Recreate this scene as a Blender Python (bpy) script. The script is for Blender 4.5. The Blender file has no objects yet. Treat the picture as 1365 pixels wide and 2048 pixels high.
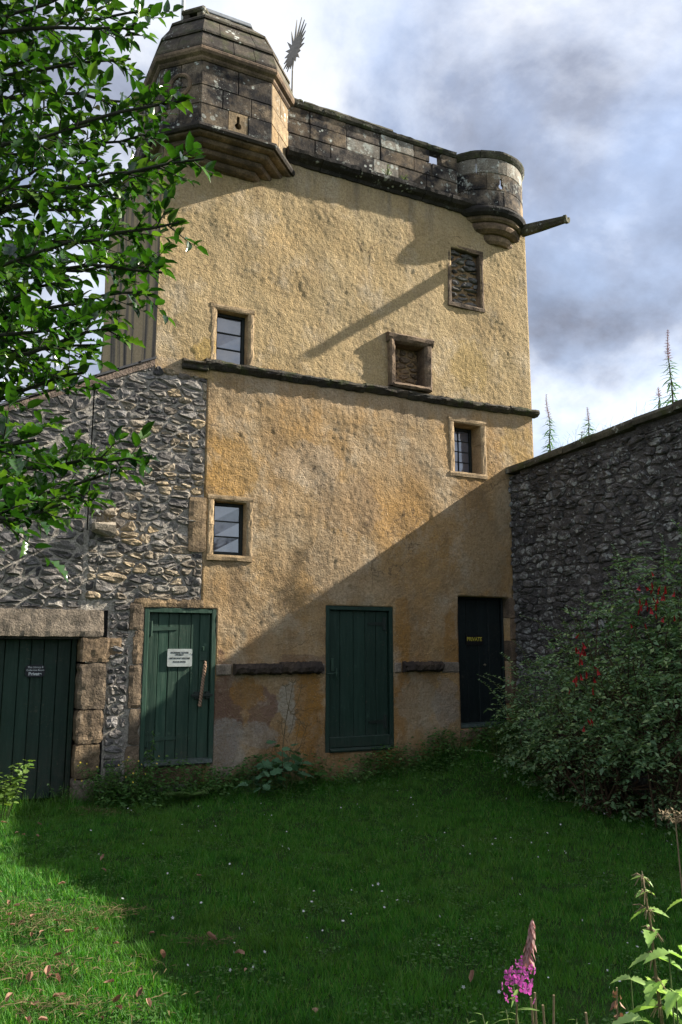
import bpy, bmesh, math, random
import numpy as np
from mathutils import Vector, Matrix, noise as mnoise

# ------------------------------------------------------------------ camera, sky, sun, exposure
S = bpy.context.scene
COL = S.collection
R_ = math.radians
FPX, PITCH, YAW, DIST, EYE = 1650.0, R_(9.57), R_(27.0), 9.4, 1.65
cam = bpy.data.cameras.new('camera'); camo = bpy.data.objects.new('camera', cam); COL.objects.link(camo)
cam.sensor_fit = 'VERTICAL'; cam.sensor_height = 24.0; cam.sensor_width = 16.0
cam.lens = 24.0 * FPX / 2048.0
cam.clip_start = 0.05; cam.clip_end = 2000
camo.location = (0, -DIST, EYE); camo.rotation_euler = (R_(90) + PITCH, 0, -YAW)
S.camera = camo

SUN = Vector((1.0, -0.20, 0.655)).normalized()
SUN_EL = math.asin(SUN.z); SUN_ROT = math.atan2(SUN.x, SUN.y)
sl = bpy.data.lights.new('sun', 'SUN'); slo = bpy.data.objects.new('sun', sl); COL.objects.link(slo)
sl.energy = 4.7; sl.angle = R_(0.7); sl.color = (1.0, 0.93, 0.80)
slo.location = (20, -8, 20); slo.rotation_euler = SUN.to_track_quat('Z', 'Y').to_euler()

world = bpy.data.worlds.new('World'); S.world = world; world.use_nodes = True
wn = world.node_tree.nodes; wl = world.node_tree.links; wn.clear()
def wnode(t, **k):
    n = wn.new(t)
    for a, b in k.items(): setattr(n, a, b)
    return n
w_out = wnode('ShaderNodeOutputWorld'); w_bg = wnode('ShaderNodeBackground'); w_bg.inputs[1].default_value = 0.128
w_sky = wnode('ShaderNodeTexSky', sky_type='NISHITA', sun_disc=False, sun_elevation=SUN_EL, sun_rotation=SUN_ROT)
w_sky.air_density = 1.0; w_sky.dust_density = 1.2
w_tc = wnode('ShaderNodeTexCoord')
w_sep = wnode('ShaderNodeSeparateXYZ'); wl.new(w_tc.outputs['Generated'], w_sep.inputs[0])
w_mx = wnode('ShaderNodeMath', operation='MAXIMUM'); wl.new(w_sep.outputs[2], w_mx.inputs[0]); w_mx.inputs[1].default_value = 0.0
w_ad = wnode('ShaderNodeMath', operation='ADD'); wl.new(w_mx.outputs[0], w_ad.inputs[0]); w_ad.inputs[1].default_value = 0.62
w_cmb = wnode('ShaderNodeCombineXYZ')
for i in (0, 1):
    d = wnode('ShaderNodeMath', operation='DIVIDE'); wl.new(w_sep.outputs[i], d.inputs[0]); wl.new(w_ad.outputs[0], d.inputs[1]); wl.new(d.outputs[0], w_cmb.inputs[i])
def wnoise(scale, detail, rough, off, dist=0.0):
    mp = wnode('ShaderNodeMapping'); mp.inputs['Location'].default_value = off; wl.new(w_cmb.outputs[0], mp.inputs[0])
    n = wnode('ShaderNodeTexNoise'); n.inputs['Scale'].default_value = scale; n.inputs['Detail'].default_value = detail
    n.inputs['Roughness'].default_value = rough; n.inputs['Distortion'].default_value = dist; wl.new(mp.outputs[0], n.inputs['Vector']); return n
def wramp(src, stops):
    r = wnode('ShaderNodeValToRGB'); e = r.color_ramp.elements
    while len(e) < len(stops): e.new(0.5)
    for q, (p, c) in zip(e, stops): q.position = p; q.color = tuple(c) + (1,)
    wl.new(src, r.inputs[0]); return r
def wmix(f, a, b):
    m = wnode('ShaderNodeMix', data_type='RGBA'); wl.new(f, m.inputs[0]); wl.new(a, m.inputs[6]); wl.new(b, m.inputs[7]); return m.outputs[2]
CLOUD_OFF = (39.29684, 34.89631, 0.0)
cn = wnoise(2.3, 12, 0.58, CLOUD_OFF, 0.3)
c_mask = wramp(cn.outputs['Fac'], [(0.36, (0.6,)*3), (0.54, (1,)*3)])
cs = wnoise(2.7, 14, 0.58, (CLOUD_OFF[0]+7.3, CLOUD_OFF[1]-2.2, 0.0), 0.15)
c_col = wramp(cs.outputs['Fac'], [(0.27, (0.52, 0.58, 0.78)), (0.37, (0.80, 0.89, 1.16)), (0.44, (1.2, 1.34, 1.72)), (0.50, (2.0, 2.15, 2.52)), (0.565, (2.95, 3.04, 3.22)), (0.68, (3.5, 3.55, 3.65))])
mixed = wmix(c_mask.outputs[0], w_sky.outputs[0], c_col.outputs[0])
wl.new(mixed, w_bg.inputs[0]); wl.new(w_bg.outputs[0], w_out.inputs[0])

S.view_settings.view_transform = 'Standard'; S.view_settings.look = 'None'; S.view_settings.gamma = 1.0
S.view_settings.use_curve_mapping = False; S.view_settings.exposure = 1.44
S.render.engine = 'CYCLES'

# ------------------------------------------------------------------ helpers
rnd = random.Random(7)
nrng = np.random.default_rng(11)
F_ = np.array([math.sin(YAW)*math.cos(PITCH), math.cos(YAW)*math.cos(PITCH), math.sin(PITCH)])
RT = np.array([math.cos(YAW), -math.sin(YAW), 0.0]); UP_ = np.cross(RT, F_); CC = np.array([0, -DIST, EYE])
def at(px, py, r):
    'point at horizontal range r from where the photographer stands, in the direction measured on the photograph'
    d = F_*FPX + RT*(px-682.5) + UP_*(1024-py)
    return CC + d/np.linalg.norm(d[:2])*r
ORG = {}
def W(o): return ORG.get(o.name, (0, 0, 0)) if o else (0, 0, 0)
def mk(name, V, F, mat=None, parent=None, smooth=False, loc=None):
    o0 = W(parent) if parent else (loc or (0, 0, 0))
    me = bpy.data.meshes.new(name)
    me.from_pydata([(v[0]-o0[0], v[1]-o0[1], v[2]-o0[2]) for v in V], [], F)
    if mat: me.materials.append(mat)
    if smooth: me.polygons.foreach_set('use_smooth', [True]*len(me.polygons))
    me.update()
    o = bpy.data.objects.new(name, me); COL.objects.link(o)
    if parent: o.parent = parent
    else: o.location = o0
    ORG[o.name] = o0
    return o
def fast(name, V, F, mat, parent=None, smooth=False, loc=None):
    'numpy mesh: V (n,3) world, F (m,k)'
    o0 = W(parent) if parent else (loc or (0, 0, 0))
    me = bpy.data.meshes.new(name); V = np.asarray(V, float) - np.array(o0); F = np.asarray(F, int)
    m, k = F.shape
    me.vertices.add(len(V)); me.vertices.foreach_set('co', V.astype(np.float32).ravel())
    me.loops.add(m*k); me.loops.foreach_set('vertex_index', F.astype(np.int32).ravel())
    me.polygons.add(m); me.polygons.foreach_set('loop_start', np.arange(0, m*k, k, dtype=np.int32))
    me.polygons.foreach_set('loop_total', np.full(m, k, np.int32))
    if smooth: me.polygons.foreach_set('use_smooth', np.ones(m, bool))
    me.materials.append(mat); me.update(calc_edges=True); me.validate()
    o = bpy.data.objects.new(name, me); COL.objects.link(o)
    if parent: o.parent = parent
    else: o.location = o0
    ORG[o.name] = o0
    return o
def inst(name, me, parent, loc, rot=None, scale=(1, 1, 1)):
    o = bpy.data.objects.new(name, me); COL.objects.link(o)
    b = W(parent) if parent else (0, 0, 0)
    o.location = (loc[0]-b[0], loc[1]-b[1], loc[2]-b[2])
    if rot is not None: o.rotation_mode = 'QUATERNION'; o.rotation_quaternion = rot
    o.scale = scale
    if parent: o.parent = parent
    ORG[o.name] = tuple(loc)
    return o
def thing(name, loc, label, cat, group=None):
    o = bpy.data.objects.new(name, None); COL.objects.link(o); o.location = loc; o.empty_display_size = 0.2
    ORG[o.name] = tuple(loc); tag(o, label, cat, group); return o
def node(name, parent):
    'an Empty part (holds sub-parts)'
    o = bpy.data.objects.new(name, None); COL.objects.link(o); o.parent = parent; o.empty_display_size = 0.1
    ORG[o.name] = W(parent); return o
def tag(o, label=None, cat=None, group=None, kind=None):
    if label: o['label'] = label
    if cat: o['category'] = cat
    if group: o['group'] = group
    if kind: o['kind'] = kind
    return o
def hull(pts):
    bm = bmesh.new()
    for p in pts: bm.verts.new(p)
    bmesh.ops.convex_hull(bm, input=bm.verts)
    for v in [v for v in bm.verts if not v.link_faces]: bm.verts.remove(v)
    bm.verts.index_update()
    V = [tuple(v.co) for v in bm.verts]; F = [[v.index for v in f.verts] for f in bm.faces]
    bm.free(); return V, F
def cpts(x0, x1, y0, y1, z0, z1, b=0.006, jit=0.0, r=rnd):
    b = min(b, (x1-x0)*.3, (y1-y0)*.3, (z1-z0)*.3); P = []
    for X, sx in ((x0, 1), (x1, -1)):
        for Y, sy in ((y0, 1), (y1, -1)):
            for Z, sz in ((z0, 1), (z1, -1)):
                for k in range(3):
                    c = [X + sx*b*(k != 0), Y + sy*b*(k != 1), Z + sz*b*(k != 2)]
                    if jit: c = [q + r.uniform(-jit, jit) for q in c]
                    P.append(tuple(c))
    return P
CB_F = None
def cbox(x0, x1, y0, y1, z0, z1, b=0.006, jit=0.0, r=rnd):
    'chamfered box, V and F'
    global CB_F
    P = cpts(x0, x1, y0, y1, z0, z1, b, jit, r)
    if CB_F is None:
        idx = lambda i, j, l, k: ((i*2+j)*2+l)*3+k
        Fs = []
        for k in range(3):
            for s in range(2):
                o = [q for q in range(3) if q != k]; ring = []
                for a, c in ((0, 0), (1, 0), (1, 1), (0, 1)):
                    q = [0, 0, 0]; q[k] = s; q[o[0]] = a; q[o[1]] = c; ring.append(idx(*q, k))
                Fs.append(ring)
        for ax in range(3):
            o = [q for q in range(3) if q != ax]
            for a in (0, 1):
                for c in (0, 1):
                    q0 = [0, 0, 0]; q0[o[0]] = a; q0[o[1]] = c; q1 = list(q0); q1[ax] = 1
                    Fs.append([idx(*q0, o[0]), idx(*q1, o[0]), idx(*q1, o[1]), idx(*q0, o[1])])
        for i in (0, 1):
            for j in (0, 1):
                for l in (0, 1): Fs.append([idx(i, j, l, 0), idx(i, j, l, 1), idx(i, j, l, 2)])
        U = cpts(0, 1, 0, 1, 0, 1, .1); C0 = Vector((.5, .5, .5)); G = []
        for f in Fs:
            a, b2, c = [Vector(U[q]) for q in f[:3]]
            G.append(f if (b2-a).cross(c-a).dot(a-C0) > 0 else f[::-1])
        CB_F = G
    return P, CB_F
def join(parts):
    V = []; F = []
    for v, f in parts:
        n = len(V); V += list(v); F += [[i+n for i in q] for q in f]
    return V, F
def rough_box(x0, x1, y0, y1, z0, z1, amp=.008, step=.06, sd=0.0, rag=.010):
    'hewn block: bulging noisy front (towards -y), ragged outline'
    nx = max(2, int((x1-x0)/step)); nz = max(2, int((z1-z0)/step)); V = []; F = []
    for j in range(nz+1):
        for i in range(nx+1):
            x = x0+(x1-x0)*i/nx; z = z0+(z1-z0)*j/nz; e = (i in (0, nx)) or (j in (0, nz)); c = (i in (0, nx)) and (j in (0, nz))
            a = mnoise.noise((x*11, z*11, sd+1.3)); b = mnoise.noise((x*27, z*27, sd+5.1))
            xx = x+(rag*mnoise.noise((x*9, z*13, sd+8)) if i not in (0, nx) else (1 if i == 0 else -1)*(abs(rag*mnoise.noise((x*9+3, z*13, sd+8)))*1.6+(.008 if c else 0)))
            zz = z+(rag*.5*mnoise.noise((x*13, z*9, sd+2)) if j not in (0, nz) else (1 if j == 0 else -1)*(abs(rag*mnoise.noise((x*13+5, z*9, sd+2)))*1.2+(.006 if c else 0)))
            V.append((xx, y0+amp*(a+.6*b)+(.004+abs(a)*.010 if e else 0), zz))
    for j in range(nz):
        for i in range(nx): a = j*(nx+1)+i; F.append([a, a+1, a+nx+2, a+nx+1])
    per = [i for i in range(nx+1)]+[j*(nx+1)+nx for j in range(1, nz+1)]+[nz*(nx+1)+i for i in range(nx-1, -1, -1)]+[j*(nx+1) for j in range(nz-1, 0, -1)]
    n0 = len(V); V += [(V[k][0], y1, V[k][2]) for k in per]; m = len(per)
    F += [[per[(k+1) % m], per[k], n0+k, n0+(k+1) % m] for k in range(m)]; F.append([n0+k for k in range(m)][::-1])
    return V, F
class Frame:
    'wall face: s along the wall, d outwards, z up'
    def __init__(s, o, ux, n): s.o = Vector(o); s.u = Vector(ux); s.n = Vector(n)
    def __call__(s, a, d, z): p = s.o + s.u*a + s.n*d; return (p.x, p.y, p.z+z)
FAC = Frame((0, 0, 0), (1, 0, 0), (0, -1, 0))
GW = Frame((7.55, 0, 0), (0, -1, 0), (-1, 0, 0))
def fmap(fr, VF):
    V, F = VF; o = [fr(v[0], -v[1], v[2]) for v in V]
    # keep outward winding when the frame mirrors
    m = Matrix((fr.u, -fr.n, Vector((0, 0, 1)))).determinant()
    return (o, F if m > 0 else [f[::-1] for f in F])
def tube(path, rad, n=6, cap=True):
    path = [Vector(p) for p in path]; V = []; F = []; a = None
    for i, p in enumerate(path):
        t = (path[min(i+1, len(path)-1)] - path[max(i-1, 0)]).normalized()
        if a is None: a = t.orthogonal().normalized()
        else: a = (a - t*a.dot(t)).normalized()
        b = t.cross(a); r = rad[i] if hasattr(rad, '__len__') else rad
        for k in range(n):
            an = 2*math.pi*k/n; q = p + a*(r*math.cos(an)) + b*(r*math.sin(an)); V.append(tuple(q))
    for i in range(len(path)-1):
        for k in range(n):
            k2 = (k+1) % n; F.append([i*n+k, i*n+k2, (i+1)*n+k2, (i+1)*n+k])
    if cap: F.append(list(range(n))[::-1]); F.append([(len(path)-1)*n+k for k in range(n)])
    return V, F
def mould(fr, prof, s0, s1, seg=6, jit=0.004, r=rnd):
    'profile [(d,z)] swept along s; closed at the back; jitter wears the edges'
    n = len(prof); V = []; F = []
    for i in range(seg+1):
        s = s0 + (s1-s0)*i/seg
        for j, (d, z) in enumerate(prof):
            k = jit if 0 < j < n-1 else 0
            V.append(fr(s + (r.uniform(-k, k) if 0 < i < seg else 0), d + r.uniform(-k, k), z + r.uniform(-k, k)))
    for i in range(seg):
        for j in range(n):
            j2 = (j+1) % n; F.append([i*n+j, (i+1)*n+j, (i+1)*n+j2, i*n+j2])
    F.append(list(range(n))); F.append([seg*n+j for j in range(n)][::-1])
    return V, F
def loft(rings, close_top=True, close_bot=True):
    n = len(rings[0]); V = [p for r in rings for p in r]; F = []
    for i in range(len(rings)-1):
        for j in range(n):
            j2 = (j+1) % n; F.append([i*n+j, i*n+j2, (i+1)*n+j2, (i+1)*n+j])
    if close_bot: F.append(list(range(n))[::-1])
    if close_top: F.append([(len(rings)-1)*n+j for j in range(n)])
    return V, F
def plate_hole(outer, inner, d0, d1, xf):
    'flat plate (s,z) with a hole, from depth d0 (back) to d1 (front), mapped by xf(s,d,z)'
    bm = bmesh.new()
    vo = [bm.verts.new((s, z, 0)) for s, z in outer]; vi = [bm.verts.new((s, z, 0)) for s, z in inner]
    E = [bm.edges.new((a[i], a[(i+1) % len(a)])) for a in (vo, vi) for i in range(len(a))]
    bmesh.ops.triangle_fill(bm, edges=E, use_beauty=True)
    for f in bm.faces:
        if f.normal.z < 0: f.normal_flip()
    bm.verts.index_update(); V2 = [(v.co.x, v.co.y) for v in bm.verts]; T = [[v.index for v in f.verts] for f in bm.faces]
    io = [v.index for v in vo]; ii = [v.index for v in vi]; bm.free()
    n = len(V2); V = [xf(s, d1, z) for s, z in V2] + [xf(s, d0, z) for s, z in V2]
    F = T + [[i+n for i in t[::-1]] for t in T]
    for L in (io, ii):
        for a in range(len(L)):
            b = (a+1) % len(L); F.append([L[a], L[b], L[b]+n, L[a]+n])
    return V, F
def clip(poly, nx, nz, c):
    'keep nx*x+nz*z<=c'
    out = []
    for i in range(len(poly)):
        a = poly[i]; b = poly[(i+1) % len(poly)]
        da = nx*a[0]+nz*a[1]-c; db = nx*b[0]+nz*b[1]-c
        if da <= 0: out.append(a)
        if (da < 0 < db) or (db < 0 < da):
            t = da/(da-db); out.append((a[0]+(b[0]-a[0])*t, a[1]+(b[1]-a[1])*t))
    return out
def rubble(poly, cw, ch, r, gap=0.012, depth=0.05, proud=(0.0, 0.03), rough=0.008, size_var=0.45):
    'irregular rubble stones filling a convex (s,z) polygon -> list of dict(V (s,d,z), F, c, area)'
    xs = [p[0] for p in poly]; zs = [p[1] for p in poly]; A = cw/ch
    seeds = []; z = min(zs)-ch
    while z < max(zs)+ch:
        hh = ch*r.uniform(1-size_var, 1+size_var); x = min(xs)-cw*r.uniform(.5, 1.5)
        while x < max(xs)+cw:
            w = cw*r.uniform(1-size_var*1.3, 1+size_var*1.4)
            if r.random() < .2 and w > cw*.8:
                seeds.append((x+w*.5+r.uniform(-.15, .15)*w, (z+hh*.25)*A)); seeds.append((x+w*.5+r.uniform(-.15, .15)*w, (z+hh*.8)*A))
            else: seeds.append((x+w*.5, (z+hh*.5+r.uniform(-.22, .22)*hh)*A))
            x += w
        z += hh
    sd = np.array(seeds); out = []
    # region edges in scaled space
    pol = [(a, b*A) for a, b in poly]
    cx = sum(p[0] for p in pol)/len(pol); cz = sum(p[1] for p in pol)/len(pol); edges = []
    for i in range(len(pol)):
        a, b = pol[i], pol[(i+1) % len(pol)]; nx, nz = b[1]-a[1], -(b[0]-a[0]); L = math.hypot(nx, nz); nx /= L; nz /= L
        c = nx*a[0]+nz*a[1]
        if nx*cx+nz*cz > c: nx, nz, c = -nx, -nz, -c
        edges.append((nx, nz, c))
    for i, (sx, sz) in enumerate(seeds):
        if any(nx*sx+nz*sz-c > cw for nx, nz, c in edges): continue
        d2 = ((sd-np.array([sx, sz]))**2).sum(1); nb = np.argsort(d2)[1:16]
        cell = [(sx-2*cw, sz-2*cw), (sx+2*cw, sz-2*cw), (sx+2*cw, sz+2*cw), (sx-2*cw, sz+2*cw)]
        g = gap*r.uniform(.5, 1.3)
        for j in nb:
            nx, nz = sd[j][0]-sx, sd[j][1]-sz; L = math.hypot(nx, nz)
            if L < 1e-6: continue
            nx /= L; nz /= L; gg = g*(abs(nx)+abs(nz)*A)*.5
            cell = clip(cell, nx, nz, nx*(sx+sd[j][0])/2+nz*(sz+sd[j][1])/2-gg)
            if len(cell) < 3: break
        for nx, nz, c in edges:
            if len(cell) < 3: break
            cell = clip(cell, nx, nz, c-0.003)
        if len(cell) < 3: continue
        q = [(a, b/A) for a, b in cell]
        ar = abs(sum(q[k][0]*q[(k+1) % len(q)][1]-q[(k+1) % len(q)][0]*q[k][1] for k in range(len(q))))/2
        if ar < cw*ch*.10: continue
        # orient counter-clockwise, drop tiny edges, cut the corners
        if sum(q[k][0]*q[(k+1) % len(q)][1]-q[(k+1) % len(q)][0]*q[k][1] for k in range(len(q))) < 0: q = q[::-1]
        q2 = [p for k, p in enumerate(q) if math.dist(p, q[k-1]) > .012]
        if len(q2) < 3: continue
        o = []
        for k in range(len(q2)):
            a, b = q2[k], q2[(k+1) % len(q2)]; t = r.uniform(.12, .3)
            o.append((a[0]+(b[0]-a[0])*t, a[1]+(b[1]-a[1])*t)); t = 1-r.uniform(.12, .3)
            o.append((a[0]+(b[0]-a[0])*t, a[1]+(b[1]-a[1])*t))
        if len(o) > 12: o = o[::1]
        mx = sum(p[0] for p in o)/len(o); mz = sum(p[1] for p in o)/len(o); n = len(o)
        pr = r.uniform(*proud); tx, tz = r.uniform(-.07, .07), r.uniform(-.07, .07)
        V = []; sz_ = math.sqrt(ar)
        for k, (a, b) in enumerate(o): V.append((a, -depth, b))
        for k, (a, b) in enumerate(o): V.append((mx+(a-mx)*.98, pr-.012-.06*sz_*r.random()+tx*(a-mx)+tz*(b-mz), mz+(b-mz)*.98))
        for k, (a, b) in enumerate(o):
            f = r.uniform(.62, .88); V.append((mx+(a-mx)*f, pr+r.uniform(-rough, rough)+tx*(a-mx)*f+tz*(b-mz)*f, mz+(b-mz)*f))
        V.append((mx, pr+r.uniform(-rough, rough), mz)); F = []
        for k in range(n):
            k2 = (k+1) % n
            F += [[k, k2, n+k2, n+k], [n+k, n+k2, 2*n+k2, 2*n+k], [2*n+k, 2*n+k2, 3*n]]
        out.append(dict(V=V, F=F, c=(mx, mz), area=ar))
    return out
def put_stones(stones, fr, mat, parent, limit, name='stone', rank=None, mats=None):
    'the largest as objects, the rest as one stuff part'
    st = sorted(stones, key=rank or (lambda q: -q['area'])); flip = Matrix((fr.u, -fr.n, Vector((0, 0, 1)))).determinant() < 0
    rest = []
    for i, q in enumerate(st):
        V = [fr(*v) for v in q['V']]; F = [f[::-1] for f in q['F']] if flip else q['F']
        if i < limit: mk(name, V, F, q.get('mat') or mat, parent)
        else: rest.append((V, F))
    if rest:
        V, F = join(rest); o = mk('small_stones', V, F, mat, parent); o['kind'] = 'stuff'

# ------------------------------------------------------------------ materials
class NT:
    def __init__(s, name, rough=0.8, spec=0.3):
        s.m = bpy.data.materials.new(name); s.m.use_nodes = True; s.t = s.m.node_tree; s.t.nodes.clear()
        s.out = s.n('ShaderNodeOutputMaterial'); s.b = s.n('ShaderNodeBsdfPrincipled')
        s.b.inputs['Roughness'].default_value = rough; s.b.inputs['Specular IOR Level'].default_value = spec
        s.l(s.b.outputs[0], s.out.inputs[0]); s._pos = None
    def n(s, t, **k):
        q = s.t.nodes.new(t)
        for a, b in k.items(): setattr(q, a, b)
        return q
    def l(s, a, b): s.t.links.new(a, b)
    def set(s, sock, v):
        if hasattr(v, 'is_output') or isinstance(v, bpy.types.NodeSocket): s.l(v, sock)
        elif isinstance(v, (tuple, list)) and len(v) == 3 and sock.type == 'RGBA': sock.default_value = (*v, 1)
        else: sock.default_value = v
    @property
    def pos(s):
        if s._pos is None: s._pos = s.n('ShaderNodeNewGeometry').outputs['Position']
        return s._pos
    def mapping(s, scale=(1, 1, 1), loc=(0, 0, 0), vec=None):
        q = s.n('ShaderNodeMapping'); q.inputs['Scale'].default_value = scale; q.inputs['Location'].default_value = loc
        s.l(vec or s.pos, q.inputs[0]); return q.outputs[0]
    def noise(s, scale, detail=4, rough=.55, vec=None, dist=0.0):
        q = s.n('ShaderNodeTexNoise'); q.inputs['Scale'].default_value = scale; q.inputs['Detail'].default_value = detail
        q.inputs['Roughness'].default_value = rough; q.inputs['Distortion'].default_value = dist
        s.l(vec or s.pos, q.inputs['Vector']); return q.outputs['Fac']
    def voro(s, scale, vec=None, feature='F1', out='Distance', rand=1.0):
        q = s.n('ShaderNodeTexVoronoi', feature=feature); q.inputs['Scale'].default_value = scale; q.inputs['Randomness'].default_value = rand
        s.l(vec or s.pos, q.inputs['Vector']); return q.outputs[out]
    def ramp(s, f, stops, interp='LINEAR'):
        q = s.n('ShaderNodeValToRGB'); q.color_ramp.interpolation = interp; e = q.color_ramp.elements
        while len(e) < len(stops): e.new(.5)
        for k, (p, c) in zip(e, stops):
            k.position = p; c = c if hasattr(c, '__len__') else (c, c, c); k.color = (*c, 1)
        s.l(f, q.inputs[0]); return q.outputs[0]
    def mix(s, f, a, b, mode='MIX'):
        q = s.n('ShaderNodeMix', data_type='RGBA', blend_type=mode); s.set(q.inputs[0], f); s.set(q.inputs[6], a); s.set(q.inputs[7], b); return q.outputs[2]
    def math(s, op, a, b=0.0, clamp=False):
        q = s.n('ShaderNodeMath', operation=op, use_clamp=clamp); s.set(q.inputs[0], a); s.set(q.inputs[1], b); return q.outputs[0]
    def sep(s): 
        q = s.n('ShaderNodeSeparateXYZ'); s.l(s.pos, q.inputs[0]); return q.outputs
    def rng(s, v, a, b, c=0.0, d=1.0, smooth=True):
        q = s.n('ShaderNodeMapRange', interpolation_type='SMOOTHSTEP' if smooth else 'LINEAR'); s.set(q.inputs[0], v)
        for i, k in enumerate((a, b, c, d)): q.inputs[i+1].default_value = k
        return q.outputs[0]
    def rand(s): return s.n('ShaderNodeObjectInfo').outputs['Random']
    def island(s): return s.n('ShaderNodeNewGeometry').outputs['Random Per Island']
    def bump(s, h, strength=.5, dist=.02, prev=None):
        q = s.n('ShaderNodeBump'); q.inputs['Strength'].default_value = strength; q.inputs['Distance'].default_value = dist
        s.l(h, q.inputs['Height'])
        if prev: s.l(prev, q.inputs['Normal'])
        return q.outputs[0]
    def fin(s, col, normal=None, rough=None):
        s.set(s.b.inputs['Base Color'], col)
        if normal: s.l(normal, s.b.inputs['Normal'])
        if rough is not None: s.set(s.b.inputs['Roughness'], rough)
        return s.m
    def blob(s, cx, cz, rx, rz, soft=.5, nz=None, amt=.35):
        'soft elliptical patch in the facade plane with a ragged edge (0..1)'
        X = s.sep(); a = s.math('DIVIDE', s.math('SUBTRACT', X[0], cx), rx); b = s.math('DIVIDE', s.math('SUBTRACT', X[2], cz), rz)
        d = s.math('SQRT', s.math('ADD', s.math('MULTIPLY', a, a), s.math('MULTIPLY', b, b)))
        if nz is not None: d = s.math('ADD', d, s.math('MULTIPLY', s.math('SUBTRACT', nz, .5), amt*4))
        return s.rng(d, 1.0+soft*.5, 1.0-soft*.5)

def m_harl():
    t = NT('ochre_harl', .92, .15); X = t.sep()
    big = t.noise(.9, 5, .6); mid = t.noise(3.2, 5, .6); fine = t.noise(38, 4, .6); tiny = t.noise(110, 2, .5)
    c = t.ramp(big, [(.30, (.43, .245, .09)), (.46, (.43, .285, .14)), (.62, (.47, .36, .235))])
    c = t.mix(t.ramp(mid, [(.43, 0), (.62, .75)]), c, (.31, .235, .145))
    st0 = t.noise(7.5, 5, .65, t.mapping((1, 1, .08), (3, 0, 0)))
    # the wash is yellower on the upper storey, rustier low down
    c = t.mix(t.rng(X[2], 4.95, 5.3, 0, .66), c, (.49, .37, .195))  # paler mix also paints in the stronger sky fill up there
    low = t.math('MULTIPLY', t.rng(X[2], 3.0, 1.2), t.ramp(t.noise(1.3, 4, .6, t.mapping((1, 1, .45), (4, 0, 1))), [(.42, 0), (.6, 1)]))
    c = t.mix(t.math('MULTIPLY', low, .75), c, (.34, .165, .045))
    c = t.mix(t.math('MULTIPLY', t.math('MULTIPLY', t.rng(X[2], 4.9, 4.2), t.rng(X[2], 2.0, 3.2)), t.ramp(t.noise(1.1, 3, .5, t.mapping((1, 1, .6), (9, 0, 3))), [(.4, .0), (.62, .7)])), c, (.43, .24, .075))
    nz = t.noise(4.0, 5, .65)
    for cx, cz, rx, rz, col, k in ((3.30, .95, .20, .62, (.17, .095, .075), .9), (3.28, .55, .24, .35, (.36, .33, .29), .8), (4.12, 1.02, .17, .30, (.46, .42, .34), .85), (3.72, .95, .17, .3, (.22, .13, .11), .8),
                                   (3.66, .66, .25, .16, (.42, .38, .32), .7), (4.33, 1.0, .2, .6, (.42, .205, .045), .8), (3.55, 1.15, .2, .18, (.42, .21, .05), .7), (5.95, 1.0, .35, .3, (.42, .36, .27), .5),
                                   (6.35, .95, .2, .35, (.36, .33, .30), .5), (5.7, 1.9, .12, .5, (.42, .21, .05), .6), (6.45, 1.75, .12, .4, (.42, .21, .05), .6), (4.9, 3.5, .5, .4, (.38, .28, .19), .45), (4.7, 2.75, .4, .5, (.52, .40, .27), .5),
                                   (4.35, 4.0, .45, .3, (.54, .42, .30), .5), (3.3, 3.85, .3, .5, (.52, .30, .09), .5), (6.9, 5.75, .3, .4, (.48, .33, .11), .5), (3.0, 5.2, .25, .3, (.52, .35, .09), .6),
                                   (7.7, 4.6, .3, .35, (.55, .36, .12), .6), (4.3, 1.52, .35, .10, (.14, .09, .08), .5), (7.0, 3.0, .4, .6, (.40, .32, .21), .5)):
        c = t.mix(t.math('MULTIPLY', t.blob(cx, cz, rx, rz, .22, nz, .5), k), c, tuple(q*.85 for q in col))
    # rain streaks below the parapet and under the sills
    st = t.noise(5.5, 5, .65, t.mapping((1, 1, .09)))
    top = t.math('MULTIPLY', t.rng(X[2], 7.25, 8.15), t.ramp(st, [(.46, 0), (.62, .85)]))
    top = t.math('MULTIPLY', top, t.rng(X[0], 7.6, 5.5))
    c = t.mix(top, c, (.16, .135, .105))
    c = t.mix(t.math('MULTIPLY', t.rng(X[2], 7.2, 8.3), .3), c, (.42, .36, .25))
    ub = t.math('MULTIPLY', t.math('MULTIPLY', t.rng(X[2], 4.65, 5.1), t.rng(X[2], 5.16, 5.1)), t.ramp(st, [(.4, .15), (.65, .8)]))
    c = t.mix(ub, c, (.42, .33, .24))
    c = t.mix(t.math('MULTIPLY', t.ramp(t.noise(2.1, 6, .7, t.mapping((1, 1, .5), (2, 0, 7))), [(.5, 0), (.68, .75)]), t.rng(X[2], 5.2, 4.2, .45, 1)), c, (.24, .16, .09))
    c = t.mix(t.ramp(t.noise(1.7, 6, .7, t.mapping((1, 1, .8), (12, 0, 5))), [(.52, 0), (.66, .55)]), c, (.52, .44, .33))
    for sx, sz, sw, sh in ((3.26, 2.62, .26, .5), (6.85, 4.0, .3, .5), (5.85, 5.0, .35, .4), (3.25, 5.0, .28, .45)):
        dr = t.math('MULTIPLY', t.blob(sx, sz-sh*.5, sw, sh*.6, .6), t.ramp(st0, [(.42, 0), (.6, .55)]))
        c = t.mix(dr, c, (.20, .145, .09))
    c = t.mix(t.ramp(fine, [(.35, .5), (.58, 0)]), c, (.20, .135, .07))
    c = t.mix(t.ramp(t.noise(60, 2, .5), [(.62, 0), (.75, .4)]), c, (.62, .52, .36))
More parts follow.
